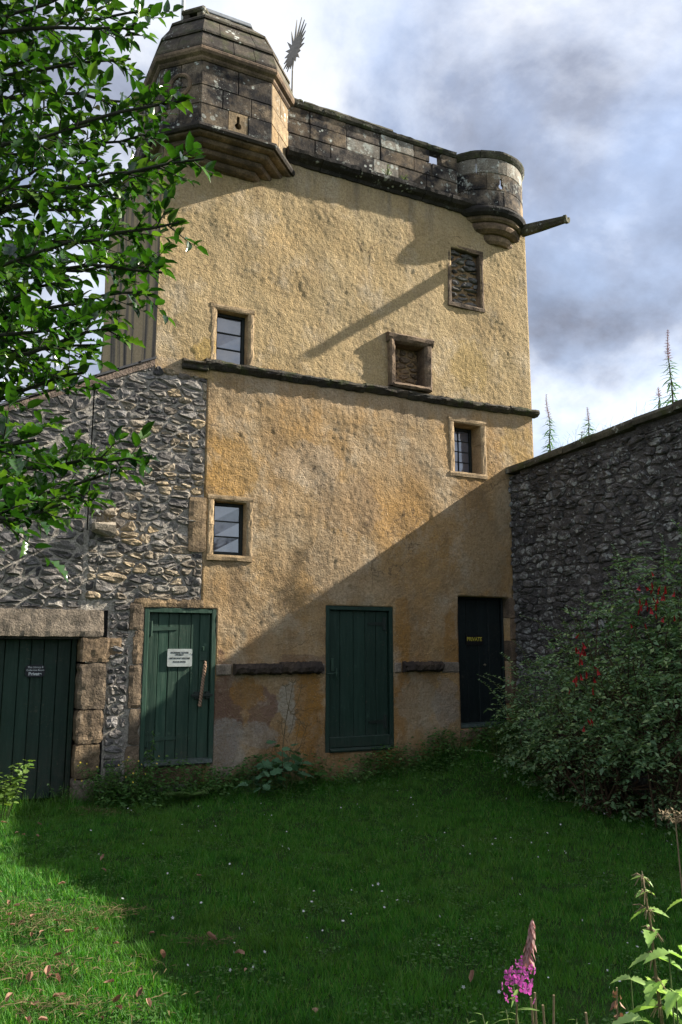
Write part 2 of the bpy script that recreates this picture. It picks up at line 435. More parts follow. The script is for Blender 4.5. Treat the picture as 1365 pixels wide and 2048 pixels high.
    wv_ = t.n('ShaderNodeVectorMath', operation='ADD'); t.l(t.pos, wv_.inputs[0]); nv = t.n('ShaderNodeTexNoise'); nv.inputs['Scale'].default_value = 3.0; nv.inputs['Detail'].default_value = 5; t.l(t.pos, nv.inputs['Vector'])
    sc_ = t.n('ShaderNodeVectorMath', operation='SCALE'); sc_.inputs['Scale'].default_value = .5; t.l(nv.outputs['Color'], sc_.inputs[0]); t.l(sc_.outputs[0], wv_.inputs[1])
    ck = t.math('MULTIPLY', t.ramp(t.voro(.9, wv_.outputs[0], 'DISTANCE_TO_EDGE'), [(.0, 1), (.006, 0)]), t.ramp(t.noise(.8, 3), [(.5, 0), (.58, .8)]))
    c = t.mix(ck, c, (.10, .07, .045))
    # greener and darker towards the grass
    c = t.mix(t.math('MULTIPLY', t.rng(X[2], .55, .0), t.ramp(mid, [(.35, .2), (.6, .8)])), c, (.10, .10, .05))
    n1 = t.bump(t.noise(19, 3, .55), .5, .03); n2 = t.bump(t.noise(46, 4, .65), 1.0, .018, n1); n3 = t.bump(tiny, .8, .007, n2)
    return t.fin(c, n3)
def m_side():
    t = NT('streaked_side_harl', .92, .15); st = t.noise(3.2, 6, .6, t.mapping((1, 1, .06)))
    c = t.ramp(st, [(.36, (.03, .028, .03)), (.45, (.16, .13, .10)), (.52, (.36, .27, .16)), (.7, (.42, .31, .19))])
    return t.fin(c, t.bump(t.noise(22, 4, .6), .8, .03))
def m_stone(name, cols, lich=0.0, dark=0.0, scale=9, bump=.7, hue=True, moss=0.0, fine=60, lichcol=(.50, .52, .47), bd=.03, rough=.92):
    'cols: list of linear colours picked per stone; lichen spots, black weathering'
    t = NT(name, rough, .2); k = len(cols)
    r = t.math('FRACT', t.math('ADD', t.rand(), t.island()))
    c = t.ramp(r, [(i/(k-1) if k > 1 else 0, q) for i, q in enumerate(cols)])
    n1 = t.noise(scale, 6, .65); n2 = t.noise(fine, 4, .6)
    c = t.mix(1.0, c, t.ramp(n1, [(.3, .55), (.5, .95), (.7, 1.35)]), 'MULTIPLY')
    c = t.mix(1.0, c, t.ramp(n2, [(.3, .6), (.6, 1.15)]), 'MULTIPLY')
    if dark: c = t.mix(t.math('MULTIPLY', t.ramp(t.noise(2.6, 6, .7), [(.38, 0), (.57, 1)]), dark), c, (.022, .02, .021))
    if moss: c = t.mix(t.math('MULTIPLY', t.ramp(t.noise(7, 5, .6), [(.5, 0), (.62, 1)]), moss), c, (.06, .075, .02))
    if lich:
        sp = t.math('ADD', t.math('ADD', t.voro(11), t.math('MULTIPLY', t.noise(45, 4, .7), .5)), t.math('MULTIPLY', t.noise(3.7, 3), .9))
        sp = t.math('SUBTRACT', sp, .50)
        msk = t.math('MULTIPLY', t.ramp(sp, [(.33, 1), (.42, 0)]), t.ramp(t.noise(2.1, 4, .6), [(.72-.28*lich, 0), (.80-.28*lich, 1)]))
        c = t.mix(msk, c, lichcol)
        bl = t.ramp(t.math('ADD', t.noise(9, 6, .7), t.math('MULTIPLY', t.noise(70, 3, .6), .18)), [(.70-.07*lich, 0), (.76-.07*lich, .75)])
        bl = t.math('MULTIPLY', bl, t.ramp(t.noise(1.7, 3, .5, t.mapping((1, 1, 1), (5, 2, 1))), [(.62-.16*lich, .08), (.72-.16*lich, 1)]))
        c = t.mix(bl, c, lichcol)
        sp2 = t.ramp(t.math('ADD', t.math('ADD', t.voro(30), t.math('MULTIPLY', t.noise(90, 3), .4)), t.math('MULTIPLY', t.noise(8, 2), .7)), [(.62, 1), (.72, 0)])
        c = t.mix(t.math('MULTIPLY', sp2, t.ramp(t.noise(2.3, 4, .6), [(.66-.2*lich, 0), (.76-.2*lich, .8)])), c, lichcol)
    h = t.bump(n1, bump, bd); h = t.bump(n2, bump*.8, .012, h); h = t.bump(t.noise(150, 2), .35, .004, h)
    return t.fin(c, h)
def m_mortar(name, col, col2):
    t = NT(name, .95, .1); c = t.mix(t.ramp(t.noise(5, 6, .65), [(.35, 0), (.65, 1)]), col, col2)
    c = t.mix(1.0, c, t.ramp(t.noise(55, 4, .6), [(.3, .5), (.65, 1.2)]), 'MULTIPLY')
    h = t.bump(t.noise(13, 6, .7), 1.0, .05); return t.fin(c, t.bump(t.noise(70, 3), .8, .012, h))
def m_paint(name, col, worn, amt=.35, rough=.5):
    t = NT(name, rough, .35); g = t.noise(4, 6, .65, t.mapping((6, 6, .5))); s = t.noise(14, 5, .6)
    c = t.mix(t.ramp(g, [(.42, 0), (.66, amt)]), col, worn)
    c = t.mix(1.0, c, t.ramp(t.math('FRACT', t.math('ADD', t.rand(), t.island())), [(0, .8), (1, 1.15)]), 'MULTIPLY')
    c = t.mix(t.ramp(s, [(.62, 0), (.72, amt)]), c, (worn[0]*1.6, worn[1]*1.5, worn[2]*1.5))
    fl = t.math('MULTIPLY', t.ramp(t.noise(38, 5, .7), [(.60, 0), (.66, 1)]), t.ramp(t.noise(3.0, 3), [(.5, 0), (.65, .8)]))
    c = t.mix(fl, c, (.10, .085, .06))
    foot = t.math('MULTIPLY', t.rng(t.sep()[2], .85, .35), t.ramp(s, [(.35, 0), (.65, .55)])); c = t.mix(foot, c, (.05, .05, .04))
    return t.fin(c, t.bump(g, .5, .012), t.ramp(s, [(.3, rough-.08), (.7, rough+.2)]))
def m_leaf(name, a, b, rough=.4, trans=.35, tcol=None, spec=.5, c3=None, vein=0.0):
    t = NT(name, rough, spec)
    r = t.math('FRACT', t.math('ADD', t.rand(), t.island()))
    c = t.ramp(r, [(0, a), (.75, b), (1, c3 or b)])
    c = t.mix(1.0, c, t.ramp(t.noise(30, 2), [(.3, .75), (.7, 1.2)]), 'MULTIPLY')
    t.fin(c)
    if trans:
        tr = t.n('ShaderNodeBsdfTranslucent'); t.set(tr.inputs[0], t.mix(1.0, c, tcol or (1.5, 1.7, .55), 'MULTIPLY'))
        ms = t.n('ShaderNodeMixShader'); ms.inputs[0].default_value = trans
        t.l(t.b.outputs[0], ms.inputs[1]); t.l(tr.outputs[0], ms.inputs[2]); t.l(ms.outputs[0], t.out.inputs[0])
    return t.m
def m_flat(name, col, rough=.6, metal=0.0, spec=.4, n=25, var=.25):
    t = NT(name, rough, spec); t.b.inputs['Metallic'].default_value = metal
    c = t.mix(1.0, col, t.ramp(t.noise(n, 4, .6), [(.3, 1-var), (.7, 1+var)]), 'MULTIPLY')
    return t.fin(c, t.bump(t.noise(n*3, 3), .2, .004))
M = {}
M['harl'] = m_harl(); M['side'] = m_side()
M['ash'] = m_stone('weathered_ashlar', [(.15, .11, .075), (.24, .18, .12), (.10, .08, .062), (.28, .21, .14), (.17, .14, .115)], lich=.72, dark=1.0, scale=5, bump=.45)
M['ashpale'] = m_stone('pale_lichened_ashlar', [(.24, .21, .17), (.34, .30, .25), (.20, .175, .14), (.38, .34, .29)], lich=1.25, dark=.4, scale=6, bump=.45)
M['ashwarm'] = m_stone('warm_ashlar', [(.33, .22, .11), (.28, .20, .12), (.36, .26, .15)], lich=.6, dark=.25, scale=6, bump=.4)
M['corbel'] = m_stone('sooty_moulded_stone', [(.24, .165, .11), (.29, .205, .135), (.19, .135, .095)], lich=.0, dark=.6, scale=6, bump=.5)
M['cornice'] = m_stone('black_cornice_stone', [(.05, .043, .036), (.075, .06, .045), (.04, .036, .033)], lich=.6, dark=.6, scale=6, bump=.6)
M['string'] = m_stone('dark_string_stone', [(.085, .072, .05), (.055, .05, .04), (.12, .095, .065)], lich=.2, dark=.6, scale=8, bump=.9, moss=.5)
M['drip'] = m_stone('eroded_dripstone', [(.05, .04, .032), (.075, .055, .04)], lich=0, dark=.6, scale=9, bump=.9)
M['slab'] = m_stone('roof_slab_stone', [(.12, .095, .07), (.17, .14, .10), (.10, .08, .062), (.20, .17, .12)], lich=.55, dark=.7, scale=5, bump=.5, moss=.35)
M['coping'] = m_stone('mossy_coping', [(.10, .09, .065), (.14, .125, .09), (.08, .075, .06)], lich=.6, dark=.5, scale=6, bump=.6, moss=.6)
M['dress'] = m_stone('dressed_sandstone', [(.44, .315, .18), (.40, .285, .165), (.46, .335, .20)], lich=0, dark=.18, scale=6, bump=.5, bd=.015)
M['dressdark'] = m_stone('weathered_sandstone_frame', [(.20, .14, .09), (.24, .165, .105), (.16, .12, .085)], lich=.1, dark=.55, scale=7, bump=.6)
M['rub'] = m_stone('mixed_rubble', [(.13, .123, .122), (.38, .345, .31), (.26, .24, .21), (.48, .385, .265), (.10, .097, .10), (.42, .365, .30), (.50, .375, .225), (.30, .28, .255), (.18, .165, .155)], lich=.25, dark=.5, scale=12, bump=.8, bd=.03)
M['rubdark'] = m_stone('dark_whin_rubble', [(.12, .114, .117), (.26, .245, .235), (.18, .168, .16), (.35, .32, .285), (.09, .088, .093), (.30, .27, .24), (.15, .138, .132)], lich=.35, dark=.55, scale=12, bump=.8, bd=.03)
M['gstone'] = m_stone('black_garden_wall_stone', [(.11, .102, .10), (.16, .148, .142), (.085, .08, .082), (.21, .195, .185), (.13, .118, .115)], lich=1.15, dark=.45, scale=13, bump=1.0, bd=.04, lichcol=(.38, .39, .37))
M['quoin'] = m_stone('sandstone_quoin', [(.30, .205, .12), (.27, .195, .125), (.22, .17, .12), (.33, .23, .13)], lich=0.15, dark=.5, scale=9, bump=.9, bd=.03)
M['lintel'] = m_stone('grey_lintel_stone', [(.25, .205, .16), (.29, .235, .18)], lich=.1, dark=.3, scale=8, bump=.8)
M['mortar'] = m_mortar('lime_mortar', (.30, .275, .245), (.52, .47, .40))
M['mortardark'] = m_mortar('dark_mortar', (.055, .052, .051), (.13, .122, .115))
M['mortarwarm'] = m_mortar('orange_mortar', (.30, .19, .10), (.40, .28, .16))
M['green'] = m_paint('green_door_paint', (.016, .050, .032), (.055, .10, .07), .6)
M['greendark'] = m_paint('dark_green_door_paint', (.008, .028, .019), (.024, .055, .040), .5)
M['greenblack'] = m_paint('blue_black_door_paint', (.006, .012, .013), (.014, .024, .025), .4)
M['greengrey'] = m_paint('worn_green_sill_paint', (.035, .06, .05), (.12, .15, .14), .7)
M['frame'] = m_paint('black_green_window_paint', (.008, .014, .013), (.015, .022, .02), .3)
M['iron'] = m_flat('painted_iron', (.02, .03, .025), .5, .3)
M['irongreen'] = m_flat('green_painted_iron', (.03, .065, .045), .5, .1)
M['brass'] = m_flat('dull_brass', (.35, .30, .20), .4, .8)
M['rope'] = m_flat('twisted_rope', (.30, .20, .14), .9, 0, .1, 60)
M['plate'] = m_flat('brushed_metal_plate', (.55, .58, .55), .38, .55, .5, 12, .18)
M['inkdark'] = m_flat('dark_lettering', (.02, .025, .025), .7)
M['plaque'] = m_flat('slate_plaque', (.010, .011, .018), .5)
M['plaque2'] = m_flat('black_board', (.006, .006, .007), .6)
M['inkwhite'] = m_flat('white_lettering', (.6, .62, .65), .7)
M['inkyellow'] = m_flat('yellow_lettering', (.50, .42, .05), .7)
M['lead'] = m_flat('sheet_lead', (.20, .215, .235), .55, .1)
M['pole'] = m_flat('white_pole_paint', (.62, .62, .62), .45)
M['vane'] = m_flat('weathered_vane_metal', (.20, .185, .165), .7, .0)
M['dark'] = m_flat('dark_interior', (.006, .006, .006), .9)  # near-black colour standing in for unlit hollows and gaps
M['slate'] = m_flat('roof_slate', (.06, .06, .065), .7)
M['fillet'] = m_mortar('pink_mortar_fillet', (.27, .20, .165), (.34, .27, .22))
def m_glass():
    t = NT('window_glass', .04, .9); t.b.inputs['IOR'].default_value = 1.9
    return t.fin(t.ramp(t.noise(6, 5, .6), [(.3, (.075, .085, .115)), (.7, (.13, .14, .185))]), t.bump(t.noise(5, 2), .08, .02), t.ramp(t.noise(11, 3), [(.4, .04), (.7, .16)]))  # pale blue-grey base paints in sky reflection on filmed glass
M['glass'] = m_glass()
M['holly'] = m_leaf('holly_leaf', (.008, .032, .007), (.032, .088, .014), .20, .26, (1.9, 2.2, .45), .65, (.085, .15, .035))
M['bark'] = m_flat('holly_bark', (.035, .036, .025), .85, 0, .2, 40, .4)
M['fuchsia'] = m_leaf('fuchsia_leaf', (.10, .19, .095), (.20, .32, .155), .42, .25, (1.3, 1.5, .7), .4, (.36, .46, .20))
M['red'] = m_leaf('red_flower', (.60, .015, .025), (.65, .04, .05), .5, .3, (1.2, .8, .8))
M['twig'] = m_flat('brown_twig', (.075, .05, .03), .85, 0, .2, 40, .4)
M['weed'] = m_leaf('weed_leaf', (.035, .10, .022), (.07, .16, .035), .5, .3, (1.4, 1.6, .6), .3, (.11, .21, .05))
M['weedblue'] = m_leaf('hogweed_leaf', (.06, .145, .075), (.09, .19, .10), .5, .25, (1.3, 1.5, .7), .3)
M['bright'] = m_leaf('pale_green_leaf', (.09, .17, .035), (.15, .24, .055), .45, .4, (1.5, 1.5, .6), .35, (.20, .28, .08))
M['nettle'] = m_leaf('nettle_leaf', (.22, .38, .09), (.32, .48, .14), .5, .4, (1.3, 1.4, .8), .3, (.40, .54, .22))
M['fern'] = m_leaf('fern_frond_green', (.06, .13, .03), (.09, .17, .04), .5, .35)
M['stem'] = m_flat('green_stem', (.07, .10, .03), .7, 0, .3, 40)
M['redstem'] = m_flat('reddish_stem', (.11, .085, .04), .7, 0, .3, 40)
M['dry'] = m_flat('dry_stalk', (.21, .16, .095), .85, 0, .2, 40)
M['pink'] = m_leaf('willowherb_petal', (.42, .06, .33), (.52, .13, .43), .5, .35, (1.3, 1, 1.2))
M['bud'] = m_leaf('willowherb_bud', (.30, .14, .14), (.36, .20, .18), .6, .2, (1.2, 1, 1))
M['yellow'] = m_leaf('yellow_petal', (.6, .45, .03), (.65, .5, .05), .5, .2, (1, 1, 1))
M['white'] = m_leaf('white_petal', (.55, .56, .55), (.65, .66, .66), .6, .2, (1, 1, 1))
M['dead'] = m_leaf('dead_leaf', (.12, .06, .035), (.30, .17, .115), .7, .15, (1.2, 1, .8), .2, (.38, .25, .18))
def m_grass():
    t = NT('lawn_grass', .55, .25); r = t.island()
    p3 = t.noise(.6, 5, .65); p = t.noise(1.1, 4, .6); p2 = t.noise(5.5, 3, .6)
    c = t.ramp(r, [(0, (.026, .125, .014)), (.5, (.050, .20, .022)), (.85, (.10, .265, .04)), (1, (.20, .26, .08))])
    c = t.mix(t.ramp(p, [(.47, 0), (.67, .5)]), c, (.085, .21, .028))
    c = t.mix(t.ramp(p3, [(.52, 0), (.68, .4)]), c, (.12, .20, .045))
    c = t.mix(t.ramp(p2, [(.50, 0), (.68, .75)]), c, (.018, .070, .012))
    t.fin(c); tr = t.n('ShaderNodeBsdfTranslucent'); t.set(tr.inputs[0], t.mix(1.0, c, (1.6, 1.7, .5), 'MULTIPLY'))
    ms = t.n('ShaderNodeMixShader'); ms.inputs[0].default_value = .35
    t.l(t.b.outputs[0], ms.inputs[1]); t.l(tr.outputs[0], ms.inputs[2]); t.l(ms.outputs[0], t.out.inputs[0]); return t.m
M['grass'] = m_grass()
def m_ground():
    t = NT('lawn_soil', .95, .1); c = t.mix(t.ramp(t.noise(2.5, 5, .6), [(.4, 0), (.65, 1)]), (.018, .045, .010), (.032, .07, .014))
    c = t.mix(t.ramp(t.noise(26, 4, .6), [(.5, 0), (.75, .8)]), c, (.03, .022, .013))
    return t.fin(c, t.bump(t.noise(30, 4), .8, .03))
M['ground'] = m_ground()
M['drygrass'] = m_leaf('withered_grass', (.10, .085, .04), (.17, .135, .07), .8, .2, (1, 1, .8), .1)

# ------------------------------------------------------------------ ground
def gz(x, y):
    sx = min(max((x-5.0)/1.9, 0), 1); sy = min(max((y+2.4)/2.2, 0), 1); s = sx*sx*(3-2*sx)*sy*sy*(3-2*sy)
    near = min(max((y+1.4)/1.3, 0), 1)
    return .30*s + .07*near*min(max((x-1.9)/1.0, 0), 1) + .07*min(max((2.6-x)/1.0, 0), 1)*min(max((y+5.5)/2.5, 0), 1)*min(max((1.0+x)/1.5, 0), 1) + .025*mnoise.noise((x*.8, y*.8, 0)) + .010*mnoise.noise((x*3, y*3, 4))
gx = [-120, -60, -30, -15, -8, -5] + [-3+.15*i for i in range(81)] + [10, 13, 18, 30, 60, 120]
gy = [-120, -60, -30, -18, -13, -11] + [-9.5+.15*i for i in range(70)] + [1.5, 3, 6, 12, 30, 60, 120]
GV = [(x, y, gz(x, y) if -4 < x < 9.2 and -10 < y < 1.2 else 0.0) for y in gy for x in gx]
nx = len(gx); GF = [[j*nx+i, j*nx+i+1, (j+1)*nx+i+1, (j+1)*nx+i] for j in range(len(gy)-1) for i in range(nx-1)]
tag(mk('ground', GV, GF, M['ground'], smooth=True), kind='structure')

# ------------------------------------------------------------------ tower
TX0, TX1, TZ = 2.30, 8.02, 8.22
tower = thing('tower_house', (5.1, 0, 0), 'tall ochre harled stone tower with corner turrets and parapet', 'tower')
OPEN = dict(LD=(2.29, 3.14, .39, 2.14), MD=(4.57, 5.55, .42, 2.22), RD=(6.58, 7.46, .62, 2.40), W1=(3.04, 3.47, 5.17, 5.88),
            W2=(3.07, 3.50, 2.78, 3.45), W3=(6.58, 7.06, 4.14, 4.87), BW=(6.60, 7.13, 6.68, 7.54), NI=(5.60, 6.09, 5.30, 5.88))
PATCH = (2.0, 2.95, -1.0, 4.94)
def hz(x, z):
    return (.020*mnoise.noise((x*1.1, z*1.1, 3)) + .010*mnoise.noise((x*3.1, z*3.1, 1)) + .0020*mnoise.noise((x*8, z*8, 5))
            + .0062*mnoise.noise((x*17, z*15, 8)) + .0042*mnoise.noise((x*38, z*34, 2)))
def lines(a, b, step, must):
    L = sorted(set([round(a, 4), round(b, 4)] + [round(m, 4) for m in must if a < m < b])); out = []
    for p, q in zip(L[:-1], L[1:]):
        n = max(1, round((q-p)/step)); out += [p+(q-p)*i/n for i in range(n)]
    return out + [b]
ux = lines(TX0, TX1, .021, [v for o in OPEN.values() for v in o[:2]] + [PATCH[1]])
uz = lines(-.4, TZ, .021, [v for o in OPEN.values() for v in o[2:]] + [PATCH[3]])
nu, nzv = len(ux), len(uz)
V = [(x, -(hz(x, z)+.006) if i < nu-1 else 0.0, z) for z in uz for i, x in enumerate(ux)]
rects = list(OPEN.values()) + [PATCH]
def removed(i, j):
    if not (0 <= i < nu-1 and 0 <= j < nzv-1): return None
    x = (ux[i]+ux[i+1])/2; z = (uz[j]+uz[j+1])/2
    return any(a < x < b and c < z < d for a, b, c, d in rects)
F = []; rim = set(); E2 = []
for j in range(nzv-1):
    for i in range(nu-1):
        if removed(i, j): continue
        a, b, c, d = j*nu+i, j*nu+i+1, (j+1)*nu+i+1, (j+1)*nu+i
        F.append([a, b, c, d])
        for (di, dj, e) in ((0, -1, (a, b)), (1, 0, (b, c)), (0, 1, (c, d)), (-1, 0, (d, a))):
            if removed(i+di, j+dj): E2.append(e); rim.update(e)
bk = {}
for v in rim: bk[v] = len(V); V.append((V[v][0], .30, V[v][2]))
F += [[b, a, bk[a], bk[b]] for a, b in E2]
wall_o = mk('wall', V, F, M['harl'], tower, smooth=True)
# other sides of the body
DEP = 3.55
def sidegrid(x, y0, y1, z0, z1, flip):
    ys = [y0+(y1-y0)*i/24 for i in range(25)]; zs = [z0+(z1-z0)*i/50 for i in range(51)]
    V = [(x + (.02*mnoise.noise((y*1.3, z*1.3, 9)) if y > y0 else 0), y, z) for z in zs for y in ys]
    F = [[j*25+i, j*25+i+1, (j+1)*25+i+1, (j+1)*25+i] for j in range(50) for i in range(24)]
    return V, [f[::-1] for f in F] if flip else F
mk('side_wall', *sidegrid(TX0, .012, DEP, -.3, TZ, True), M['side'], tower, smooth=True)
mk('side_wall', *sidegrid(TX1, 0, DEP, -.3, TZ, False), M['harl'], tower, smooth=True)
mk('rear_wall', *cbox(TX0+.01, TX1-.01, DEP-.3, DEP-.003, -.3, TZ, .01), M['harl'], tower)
mk('roof_deck', *cbox(TX0+.02, TX1-.02, .05, DEP-.31, TZ-.12, TZ-.01, .01), M['lead'], tower)

# ---- exposed rubble of the tower foot, left of the harl
exm = node('exposed_masonry', tower)
r1 = random.Random(21)
polyA = [(1.625, 2.22), (2.945, 2.22), (2.945, 4.94), (2.33, 5.02), (1.625, 4.68)]
def prism(poly, y0, y1):
    n = len(poly); V = [(a, y0, b) for a, b in poly] + [(a, y1, b) for a, b in poly]
    F = [list(range(n)), [n+i for i in range(n)][::-1]] + [[(i+1) % n, i, n+i, n+(i+1) % n] for i in range(n)]
    return V, F
def mortar_face(poly_rect, step, inside, y=.009, amp=.010, sd=0):
    'mortar bed: a bumpy sheet clipped to where inside(x,z) holds'
    x0, x1, z0, z1 = poly_rect; nx = int((x1-x0)/step)+1; nz = int((z1-z0)/step)+1
    V = [(x0+(x1-x0)*i/nx, y-amp*(mnoise.noise(((x0+(x1-x0)*i/nx)*9, (z0+(z1-z0)*j/nz)*9, sd))+.6*mnoise.noise(((x0+(x1-x0)*i/nx)*24, (z0+(z1-z0)*j/nz)*24, sd))), z0+(z1-z0)*j/nz) for j in range(nz+1) for i in range(nx+1)]
    F = []
    for j in range(nz):
        for i in range(nx):
            xc = x0+(x1-x0)*(i+.5)/nx; zc = z0+(z1-z0)*(j+.5)/nz
            if inside(xc, zc): a = j*(nx+1)+i; F.append([a, a+1, a+nx+2, a+nx+1])
    return V, F
def slope_z(x): return 4.28+(x-.62)*.494
mk('mortar', *mortar_face((1.62, 2.95, .0, 5.06), .03, lambda x, z: z < min(slope_z(x)-.03, 5.05 if x < 2.4 else 4.945) and not (2.29 < x and z < 2.14) and not (x < 1.9 and z < 2.1)), M['mortar'], exm, smooth=True)
mk('joint_mortar', *mortar_face((1.585, 1.64, 2.1, 2.98), .02, lambda x, z: True, .004, .008, 8), M['mortar'], exm, smooth=True)
mk('wall_core', *prism([(1.63, 2.2), (2.29, 2.2), (2.29, 4.98), (1.63, 4.66)], .03, .5), M['mortardark'], exm)
mk('joint_dark_backing', *prism([(1.56, 2.1), (1.66, 2.1), (1.66, 4.62), (1.56, 4.58)], .06, .5), M['dark'], exm)  # black backing added so no light leaks through the joint
mk('wall_core', *prism([(1.91, -.2), (2.28, -.2), (2.28, 2.2), (1.91, 2.2)], .03, .5), M['mortardark'], exm)
mk('wall_core', *prism([(2.30, 2.14), (3.04, 2.14), (3.04, 4.95), (2.30, 4.95)], .05, .2), M['mortardark'], exm)
stA = rubble(polyA, .185, .10, r1, .012, .05, (.0, .021), .012, .68)
stA += rubble([(1.905, .12), (2.125, .12), (2.125, 2.2), (1.905, 2.2)], .19, .11, r1, .016, .05, (.0, .022), .012)
stA = [q for q in stA if not (q['c'][0] > 2.76 and 2.78 < q['c'][1] < 3.48)]
for q in stA:
    q['mat'] = M['rub']
    if q['c'][0] < 1.98 and q['c'][1] > 3.9 or (q['c'][0] < 2.35 and q['c'][1] > 4.55): q['mat'] = M['rubdark']
    if q['c'][1] < 2.2: q['mat'] = M['rubdark']
put_stones(stA, FAC, M['rub'], exm, 290)
# the broken corbel that sticks out with dry grass on it
mk('corbel_stub', *hull([(1.65+r1.uniform(0, .27), r1.uniform(-.17, .03), 2.90+r1.uniform(0, .17)) for _ in range(26)] + [(1.66, -.16, 3.05), (1.9, -.1, 3.08), (1.66, .03, 3.07), (1.9, .03, 3.07)]), M['rub'], exm)
# dressed stones left of the notice door, its lintel, the jamb of the lower left window
for z0, z1, w in ((.28, .62, .16), (.63, 1.02, .13), (1.03, 1.5, .15), (1.51, 1.88, .12), (1.89, 2.2, .17)):
    mk('jamb_stone', *rough_box(2.29-w, 2.289, -.018, .25, z0-.006, z1+.006, .008, .04, z0, .022), M['quoin'], exm)
mk('door_lintel_stone', *rough_box(2.16, 2.985, -.022, .2, 2.143, 2.245, .006, .04, 3.3, .014), M['quoin'], exm)
mk('jamb_stone', *rough_box(2.765, 2.985, -.022, .1, 2.80, 3.46, .008, .045, 4.1, .014), M['quoin'], exm)
mk('ledge_stone', *cbox(2.62, 2.945, -.07, .05, 5.03, 5.10, .012, .006), M['string'], exm)

# ---- string course
def string_prof(z, p=.085, h=.125): return [(-.05, z), (p*.35, z-.004), (p*.9, z+h*.35), (p, z+h*.55), (p*.86, z+h*.8), (-.05, z+h)]
sc = node('string_course', tower); r2 = random.Random(5); x = 2.90
mk('string_stone', *mould(FAC, string_prof(5.055, .10, .10), 2.62, 2.895, 4, .008, r2), M['string'], sc)
while x < 8.02:
    w = r2.uniform(.42, .75); x1 = min(x+w, 8.10)
    if 8.10-x1 < .25: x1 = 8.10
    mk('string_stone', *mould(FAC, string_prof(5.06+(x-2.6)*.012+r2.uniform(-.008, .008), .092, r2.uniform(.115, .14)), x+.003, x1, 7, .009, r2), M['string'], sc)
    x = x1
    if x >= 8.10: break
# string return on the right side
mk('string_stone', *mould(Frame((8.02, 0, 0), (0, 1, 0), (1, 0, 0)), string_prof(5.12, .08, .12), .0, 1.8, 8, .006, r2), M['string'], sc)
# eroded dripstones of the ground floor
dn = node('lower_string_course', tower)
for a, b, h in ((3.36, 3.95, .12), (3.953, 4.50, .14)):
    mk('dripstone', *mould(FAC, [(-.05, 1.37), (.05, 1.375), (.105, 1.40), (.11, 1.45), (.06, 1.375+h), (-.05, 1.39+h)], a, b, 16, .013, r2), M['drip'], dn)
mk('dripstone', *mould(FAC, [(-.05, 1.375), (.05, 1.38), (.10, 1.41), (.10, 1.47), (.05, 1.51), (-.05, 1.52)], 5.68, 6.28, 16, .013, r2), M['drip'], dn)
for a, b in ((3.15, 3.34), (4.51, 4.565), (5.56, 5.67), (6.30, 6.575)):
    mk('string_stump', *cbox(a, b, -.022, .06, 1.37, 1.50, .012, .005), M['lintel'], dn)

# ---- parapet between the turrets
pp = node('parapet', tower); r3 = random.Random(9)
def corn(z0): return [(-.1, z0), (.03, z0), (.055, z0+.035), (.12, z0+.06), (.165, z0+.10), (.17, z0+.15), (.13, z0+.175), (-.1, z0+.20)]
xs = [3.93, 4.45, 5.02, 5.55, 6.1, 6.55, 6.98]
for a, b in zip(xs[:-1], xs[1:]):
    mk('cornice_stone', *mould(FAC, corn(8.13), a+.003, b-.003, 7, .006, r3), M['cornice'], pp)
rows = [(8.335, 8.585, [3.95, 4.38, 4.62, 5.3, 5.72, 6.2, 6.75]), (8.588, 8.80, [3.95, 4.30, 4.86, 5.42, 5.98, 6.30, 6.75]), (8.803, 9.0, [3.95, 4.30, 4.86, 5.42, 5.98, 6.26, 6.46, 6.75])]
for k, (z0, z1, bx) in enumerate(rows):
    for a, b in zip(bx[:-1], bx[1:]):
        if k == 2 and a == 6.26: continue              # the square loophole
        mat = M['ash'] if a < 4.31 or b > 6.1 else r3.choice([M['ashpale'], M['ashpale'], M['ash']])
        p = r3.uniform(.0, .012)
        mk('ashlar_block', *cbox(a+.003, b-.003, -.01-p, .22 if k < 2 else .11, z0, z1-.002, .008, .002, r3), mat, pp)
for i, (a, b) in enumerate(zip([3.93, 4.5, 5.1, 5.67, 6.2, 6.72], [4.5, 5.1, 5.67, 6.2, 6.72])):
    q_ = -.26 if b < 6.3 else -.12
    mk('coping_stone', *mould(FAC, [(q_, 9.0), (.03, 9.0), (.055, 9.03), (.06, 9.065), (.02, 9.095), (q_, 9.10)], a+.002, b-.002, 7, .006, r3), M['coping'], pp)
for a, b in ((4.05, 4.20), (4.22, 4.95), (4.96, 5.64)):
    mk('coping_stone', *mould(FAC, [(-.24, 9.098), (.0, 9.098), (.012, 9.12), (.0, 9.145), (-.24, 9.155)], a, b, 6, .006, r3), M['coping'], pp)
# plain parapets round the other sides
mk('side_parapet', *cbox(TX1-.30, TX1-.02, .36, DEP, TZ, 8.90, .01), M['ash'], pp)
mk('rear_parapet', *cbox(TX0+.02, TX1-.31, DEP-.27, DEP-.01, TZ, 8.80, .01), M['ash'], pp)
mk('side_parapet', *cbox(TX0+.02, TX0+.28, 1.62, DEP-.28, TZ, 8.85, .01), M['ash'], pp)

